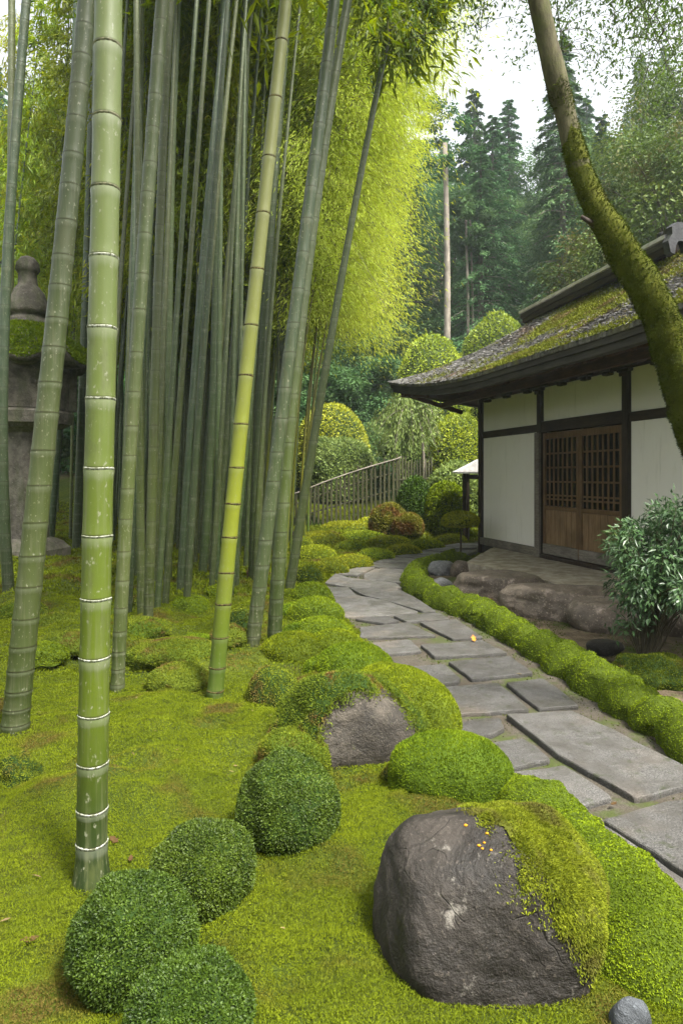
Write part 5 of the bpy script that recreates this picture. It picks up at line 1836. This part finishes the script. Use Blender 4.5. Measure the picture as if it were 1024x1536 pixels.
mossy_tree()

# ------------------------------------------------------------------ shrubs of the far garden
def dome(name, x, yt, yb, w, d, seed, lab, mats=None, L=.09, W=.045, amp=.06, ratio=1.0, n=14000, kind='leaf', flat=.68, freq=1.6, cat='shrub', group=None, sub=4, spread=.6):
    rx = w / 2 / F * d
    zt, zb = EYE + (HY - yt) / F * d, EYE + (HY - yb) / F * d
    X = (x - CX) / F * d
    gz = ground_z(X, d + rx * ratio)
    zb = min(zb, gz + .3) if zb > gz else zb
    return mound(name, (X, d + rx * ratio * .5, zb), (rx, rx * ratio, zt - zb), seed, lab, cat, group, mats or [m_dome_core, m_dome], n, L, W, kind, amp, freq, floor=-.2, flat=flat, spread=spread, sub=sub)

dome('clipped_shrub', 497, 604, 700, 112, 23, 801, 'large clipped dome of foliage seen right of the thin leaning culm')
dome('clipped_shrub', 690, 620, 715, 96, 20.5, 802, 'bright clipped dome half hidden by the corner post of the tea house')
dome('clipped_shrub', 650, 498, 600, 112, 27, 803, 'high golden topped dome rising behind the tip of the tea house eave', L=.12, W=.06)
dome('clipped_shrub', 748, 470, 560, 120, 29, 804, 'pale rounded treetop just above the roof line of the tea house', L=.14, W=.07, amp=.14)
dome('leafy_shrub', 505, 655, 735, 110, 21.5, 805, 'loose pale shrub below the large clipped dome', mats=[m_dome_core, m_weep], amp=.25, freq=2.4)
dome('leafy_shrub', 560, 690, 750, 70, 22, 806, 'small dark shrub behind the handrail fence', mats=[m_dome_core, m_broad], amp=.25, freq=2.4)
dome('clipped_shrub', 623, 716, 772, 52, 16.6, 807, 'rounded dark green shrub, left one of the joined pair by the bend', mats=[m_ball_core, m_ball], L=.06, W=.032, ratio=.9)
dome('clipped_shrub', 671, 724, 776, 66, 16.3, 808, 'bright green sloping shrub, right one of the joined pair by the bend', mats=[m_dome_core, m_mound], L=.06, W=.032, ratio=.8)
dome('clipped_shrub', 583, 757, 796, 56, 16.2, 809, 'reddish brown low shrub at the far end of the fence', mats=[m_dome_core, m_redshrub], L=.05, W=.028, amp=.12)
dome('clipped_shrub', 612, 772, 796, 44, 15.8, 810, 'small reddish mound in front of the joined shrubs', mats=[m_dome_core, m_redshrub], L=.05, W=.028, amp=.12)
dome('clipped_shrub', 455, 775, 815, 60, 18.6, 811, 'dark low bush behind the thin leaning culm', mats=[m_ball_core, m_ball], L=.06, W=.03, amp=.2)
for i, (x, yt, yb, w, d) in enumerate([(560, 640, 740, 90, 25), (610, 640, 740, 90, 24), (450, 640, 740, 80, 25.5), (690, 700, 770, 90, 19.5), (730, 640, 740, 90, 22), (400, 690, 780, 90, 25), (655, 680, 745, 60, 21)]):
    dome('leafy_shrub', x, yt, yb, w, d, 820 + i, 'loose green shrub in the thicket at the foot of the hill', mats=[m_dome_core, m_weep if i % 2 else m_broad], amp=.3, freq=2.4, group='loose shrubs at the foot of the hill', L=.12, W=.055, n=9000)

# umbrella shaped shrub on a thin stalk
def umbrella():
    b = gat(690, 838)
    d = b[1]
    root = tag(empty('umbrella_shrub', (b[0], d, -.02)), 'little umbrella shaped shrub on one thin bare stalk', 'shrub')
    zt = EYE + (HY - 782) / F * d
    g = Geo()
    branch_tube(g, [(0, 0, 0), (.01, 0, zt * .5), (0, 0, zt)], .018, .014, 8)
    g.build('stalk', m_twig, root)
    rng = rng_(9)
    V, T = lumpy(4, 27 / F * d, 27 / F * d, 14 / F * d, 5, .06, 1.8, -.45)
    g = Geo()
    g.add(V, tris=T, slot=0, smooth=True, rnd=.4)
    P, Nn = scatter(V, T, 7000, rng)
    leaves(g, P, Nn + rng.normal(size=P.shape) * .7, Nn, .035, .018, rng, 1)
    o = g.build('crown', [m_mound_core, m_farmoss_lit], root)
    o.location = (0, 0, zt + .02)
umbrella()

# weeping tree with a pale trunk
def weeping():
    d = 20.5
    b = at(632, 715, d)
    root = tag(empty('weeping_tree', (b[0], d, ground_z(b[0], d) - .1)), 'small weeping tree with a thin pale trunk beyond the fence', 'tree')
    z0 = root.location[2]
    top = EYE + (HY - 590) / F * d - z0
    g = Geo()
    branch_tube(g, [(0, 0, 0), (.05, 0, top * .5), (-.15, 0, top)], .06, .03, 8)
    rng = rng_(4)
    P, D, U = [], [], []
    for q in range(70):
        a = rng.uniform(0, 2 * np.pi)
        r = rng.uniform(.3, 1.15)
        s = np.array([-.15 - .25, 0, top * rng.uniform(.8, 1.0)])
        t = np.linspace(0, 1, 7)[:, None]
        C = s + np.concatenate([np.cos(a) * r * t, np.sin(a) * r * t, .35 * t - 1.9 * t ** 2 * rng.uniform(.4, 1)], 1)
        V, Q, T = tube(C, np.linspace(.015, .003, 7), 3, False)
        g.add(V, quads=Q)
        m = 130
        tt = rng.random(m)
        P.append(np.stack([np.interp(tt, t[:, 0], C[:, k]) for k in range(3)], -1) + rng.normal(size=(m, 3)) * .09)
        D.append(np.stack([rng.normal(size=m) * .4 + np.cos(a) * .3, rng.normal(size=m) * .4 + np.sin(a) * .3, -np.ones(m)], -1))
        U.append(rng.normal(size=(m, 3)))
    g.build('trunk', m_palebark, root)
    g = Geo()
    leaves(g, np.concatenate(P), np.concatenate(D), np.concatenate(U), .12, .04, rng)
    g.build('crown', m_weep, root)
weeping()

# glossy shrub in front of the terrace
def glossy():
    d = 5.35
    b = at(962, 945, d)
    root = tag(empty('glossy_shrub', (b[0], d, 0)), 'spreading shrub with glossy blue green leaves in front of the terrace rocks', 'shrub')
    rng = rng_(14)
    g, cg = Geo(), Geo()
    P, D, U = [], [], []
    for q in range(200):
        a = rng.uniform(0, 2 * np.pi)
        f = rng.random()
        px_, py_ = rng.uniform(920, 1090), 0
        top = 752 + (abs(px_ - 1010) / 95) ** 2 * 62
        py_ = rng.uniform(top + 6, 905 if px_ > 935 else 890)
        c = at(px_, py_, d + rng.normal() * .22) - np.array(root.location)
        s = np.array([rng.normal() * .03 + .08, rng.normal() * .03, rng.uniform(.15, .4)])
        C = branch_tube(g, [(.02 * rng.normal(), .02 * rng.normal(), 0), s, s * .5 + c * .5 + np.array([0, 0, .1]), c], .008, .003, 4)
        m = 46
        out = unit(c - np.array([.35, 0, .5]))
        rr = unit(rng.normal(size=(m, 3))) * rng.random((m, 1)) ** .5 * .12
        P.append(c + rr)
        D.append(out * .4 + rr / .12 * .7 + rng.normal(size=(m, 3)) * .35 - np.array([0, 0, .35]))
        U.append(np.array([0, 0, 1.]) + rng.normal(size=(m, 3)) * .35 + out * .4)
    for q in range(16):     # low twigs hanging in front of the rocks
        c = at(rng.uniform(925, 975), rng.uniform(890, 945), d - .1) - np.array(root.location)
        branch_tube(g, [(0, 0, .02), c * .6 + np.array([0, 0, .08]), c], .005, .002, 4)
        m = 16
        P.append(c + rng.normal(size=(m, 3)) * .04)
        D.append(rng.normal(size=(m, 3)) - np.array([0, 0, .4])); U.append(np.array([0, -.3, 1.]) + rng.normal(size=(m, 3)) * .4)
    leaves(cg, np.concatenate(P), np.concatenate(D), np.concatenate(U), .058, .021, rng, 0, .18)
    g.build('stem', m_twig, root)
    cg.build('foliage', m_glossy, root)
glossy()

# ------------------------------------------------------------------ fence, little roof, fallen leaves
def fence():
    A = (440, 742, 17.5, 792)
    root = None
    pts = []
    n = 25
    for i in range(n):
        t = i / (n - 1)
        x = 438 + (596 - 438) * t
        d = 18.2 + 1.6 * t
        yt = 742 - 54 * t - 3 * math.sin(t * 3.1)
        yb = 798 - 40 * t
        pts.append((at(x, yt, d), at(x, yb, d)))
    base = np.array([pts[0][0][0], pts[0][0][1], ground_z(*pts[0][0][:2])])
    root = tag(empty('picket_fence', base), 'rustic fence of dark pickets under one pale sloping handrail', 'fence')
    rng = rng_(2)
    for i, (t, b) in enumerate(pts):
        b = b.copy(); b[0] = t[0]; b[2] = min(b[2], ground_z(t[0], t[1])) - .05
        g = Geo()
        ext = .12 if i % 3 == 0 else -.02
        obox(g, b - base, t - base + np.array([rng.normal() * .02, 0, ext if i > 9 else -.03]), .062, .05, (0, 1, 0))
        g.build('picket', m_fencewood, root)
    g = Geo()
    P = np.array([p[0] for p in pts]) - base
    V, Q, T = tube(np.concatenate([[P[0] - (.35, .06, .02)], P, [P[-1] + (.1, .05, .05)]]) + np.array([0, -.05, .0]), .019, 8)
    g.add(V, quads=Q, tris=T, smooth=True)
    g.build('handrail', m_greywood, root)
    for f in (.72, .35):
        g = Geo()
        P2 = np.array([p[1] * (1 - f) + p[0] * f for p in pts]) - base
        P2[:, 0] = P[:, 0]
        V, Q, T = tube(P2 + np.array([0, .05, 0]), .024, 6)
        g.add(V, quads=Q, tris=T, smooth=True)
        g.build('rail', m_fencewood, root)
    # upright bamboo screen running on to the right
    base = np.array(at(598, 745, 20.2)); base[2] = ground_z(base[0], base[1])
    root = tag(empty('bamboo_screen', base), 'dark upright pole screen behind the joined shrubs', 'fence')
    for i in range(20):
        x = 590 + i * 4.4
        t, b = at(x, 690 + rng.normal() * 3 - .12 * i, 20.0 + .03 * i), at(x, 775, 20.0 + .03 * i)
        b[2] = ground_z(t[0], t[1]) - .1
        g = Geo()
        V, Q, T = tube([b - base, (b + t) / 2 - base, t - base], [.03, .029, .027], 7)
        g.add(V, quads=Q, tris=T, smooth=True)
        g.build('pole', m_fencewood, root)
    g = Geo()
    obox(g, at(586, 720, 19.96) - base, at(676, 716, 20.5) - base, .04, .05)
    g.build('rail', m_fencewood, root)
fence()

def shelter():
    d = 15.6
    c = at(722, 708, d)
    root = tag(empty('roofed_stand', (c[0], d, ground_z(c[0], d))), 'small stand with a pale sloping metal roof behind the corner post', 'shelter')
    z = c[2] - root.location[2]
    g = Geo()
    V = [(-.62, -.35, z), (.62, -.35, z), (.62, .35, z), (-.62, .35, z), (-.05, -.30, z + .30), (.05, -.30, z + .30), (.05, .30, z + .30), (-.05, .30, z + .30)]
    V += [(x * .97, y * .97, q - .035) for x, y, q in V[:4]]
    g.add(V, quads=[(0, 1, 5, 4), (1, 2, 6, 5), (2, 3, 7, 6), (3, 0, 4, 7), (4, 5, 6, 7), (0, 8, 9, 1), (1, 9, 10, 2), (2, 10, 11, 3), (3, 11, 8, 0), (8, 11, 10, 9)])
    g.build('roof', m_palemetal, root)
    for sx, sy in ((-.36, -.22), (.36, -.22), (-.36, .22), (.36, .22)):
        g = Geo()
        bbox(g, sx - .035, sx + .035, sy - .035, sy + .035, -.05, z - .037)
        g.build('post', m_darkwood, root)
    g = Geo()
    bbox(g, -.40, .40, -.26, -.185, z - .16, z - .06)
    g.build('beam', m_darkwood, root)
shelter()

def fallen(x, y, z, size, mat, lab, seed):
    p = gat(x, y, z)
    rng = rng_(seed)
    g = Geo()
    a = rng.uniform(0, 6)
    out = [(-1, 0), (-.4, .42), (.1, .30), (.3, .55), (.55, .2), (1, .05), (.5, -.25), (.25, -.5), (0, -.28), (-.45, -.4)]
    n = len(out)
    V = [(size * q, size * r, .25 * size * q * q + .3 * size * abs(r)) for q, r in out]
    V2 = [(q, r, s - .0015) for q, r, s in V]
    V += [(0, 0, 0), (0, 0, -.0015)]
    V = V[:n] + V2 + V[n:]
    g.add(V, tris=[(2 * n, i, (i + 1) % n) for i in range(n)] + [(2 * n + 1, n + (i + 1) % n, n + i) for i in range(n)], quads=[(i, n + i, n + (i + 1) % n, (i + 1) % n) for i in range(n)], rnd=rng.random())
    o = g.build('fallen_leaf', mat)
    o.location = (p[0], p[1], p[2] + .004)
    o.rotation_euler = (rng.normal() * .2, rng.normal() * .2, a)
    tag(o, lab, 'leaf')
fallen(733, 899, .0, .055, m_orange, 'bright orange leaf on the soil below the terrace boulders', 1)
fallen(710, 959, .035, .045, m_orange, 'orange leaf on a paving slab by the moss hedge', 2)
fallen(920, 1207, .01, .02, m_brownleaf, 'curled pale leaf on the grit below the longest slab', 3)
fallen(172, 1262, .03, .028, m_brownleaf, 'brown leaf on the moss beside the foot of the thickest culm', 4)
fallen(196, 1290, .03, .02, m_brownleaf, 'smaller brown leaf near the foot of the thickest culm', 5)
fallen(44, 1412, .03, .03, m_brownleaf, 'brown leaf on the moss near the lower left edge', 7)
fallen(420, 1166, .27, .012, m_orange, 'tiny orange leaf resting on a clipped ball', 8)
fallen(855, 905, .0, .03, m_brownleaf, 'brown leaf on the soil in front of the terrace', 9)

# ------------------------------------------------------------------ air, light, camera
def haze():
    g = Geo()
    V, Q = box(-110, 110, -24, 150, -3, 72)
    g.add(V, quads=Q)
    k = N('haze')
    v = k.n('VolumePrincipled')
    v.inputs['Color'].default_value = (.80, .90, .92, 1)
    v.inputs['Density'].default_value = HAZE
    v.inputs['Anisotropy'].default_value = .2
    k.t.links.new(v.outputs[0], k.out.inputs['Volume'])
    o = g.build('haze', k.m)
    o['kind'] = 'stuff'
    o['label'] = 'thin mist in the air of the valley'
HAZE = .0009
if HAZE:
    haze()

EL, AZ = R(58), R(136)          # sun height and its bearing, clockwise from straight ahead
w = bpy.data.worlds.new('World')
SC.world = w
w.use_nodes = True
nt = w.node_tree
nt.nodes.clear()
sky = nt.nodes.new('ShaderNodeTexSky')
sky.sky_type = 'NISHITA'
sky.sun_disc = False
sky.sun_elevation = EL
sky.sun_rotation = AZ
sky.air_density = 1.0
sky.dust_density = 6.0
sky.ozone_density = .6
hs_ = nt.nodes.new('ShaderNodeHueSaturation')
hs_.inputs['Saturation'].default_value = .2
bg = nt.nodes.new('ShaderNodeBackground')
bg.inputs["Strength"].default_value = .15
ow = nt.nodes.new('ShaderNodeOutputWorld')
nt.links.new(sky.outputs[0], hs_.inputs['Color'])
nt.links.new(hs_.outputs[0], bg.inputs[0])
nt.links.new(bg.outputs[0], ow.inputs[0])
L = bpy.data.lights.new('sun', 'SUN')
L.energy = 2.6
L.angle = R(10)
L.color = (1.0, .95, .86)
so = bpy.data.objects.new('sun', L)
COL.objects.link(so)
sd = Vector((math.sin(AZ) * math.cos(EL), math.cos(AZ) * math.cos(EL), math.sin(EL)))
so.rotation_euler = (-sd).to_track_quat('-Z', 'Y').to_euler()
so.location = (10, 5, 40)

cam = bpy.data.cameras.new('camera')
co = bpy.data.objects.new('camera', cam)
COL.objects.link(co)
co.location = (0, 0, EYE)
co.rotation_euler = (R(90), 0, 0)
cam.sensor_width = cam.sensor_height = 36
cam.sensor_fit = 'AUTO'
cam.lens = 24
cam.shift_y = (HY - 768) / 1536
cam.clip_start = .05
cam.clip_end = 1000
SC.camera = co
SC.render.resolution_x, SC.render.resolution_y = 682, 1024
SC.view_settings.view_transform = 'Standard'
SC.view_settings.look = 'None'
SC.view_settings.gamma = 1
SC.view_settings.exposure = 1.72
cy = SC.cycles
cy.max_bounces = 6
cy.diffuse_bounces = 4
cy.glossy_bounces = 2
cy.transmission_bounces = 4
cy.volume_bounces = 1
cy.transparent_max_bounces = 4
cy.caustics_reflective = cy.caustics_refractive = False
cy.sample_clamp_indirect = 4
cy.use_denoising = True
try:
    cy.denoiser = 'OPENIMAGEDENOISE'
except Exception:
    pass
SC.render.engine = 'CYCLES'
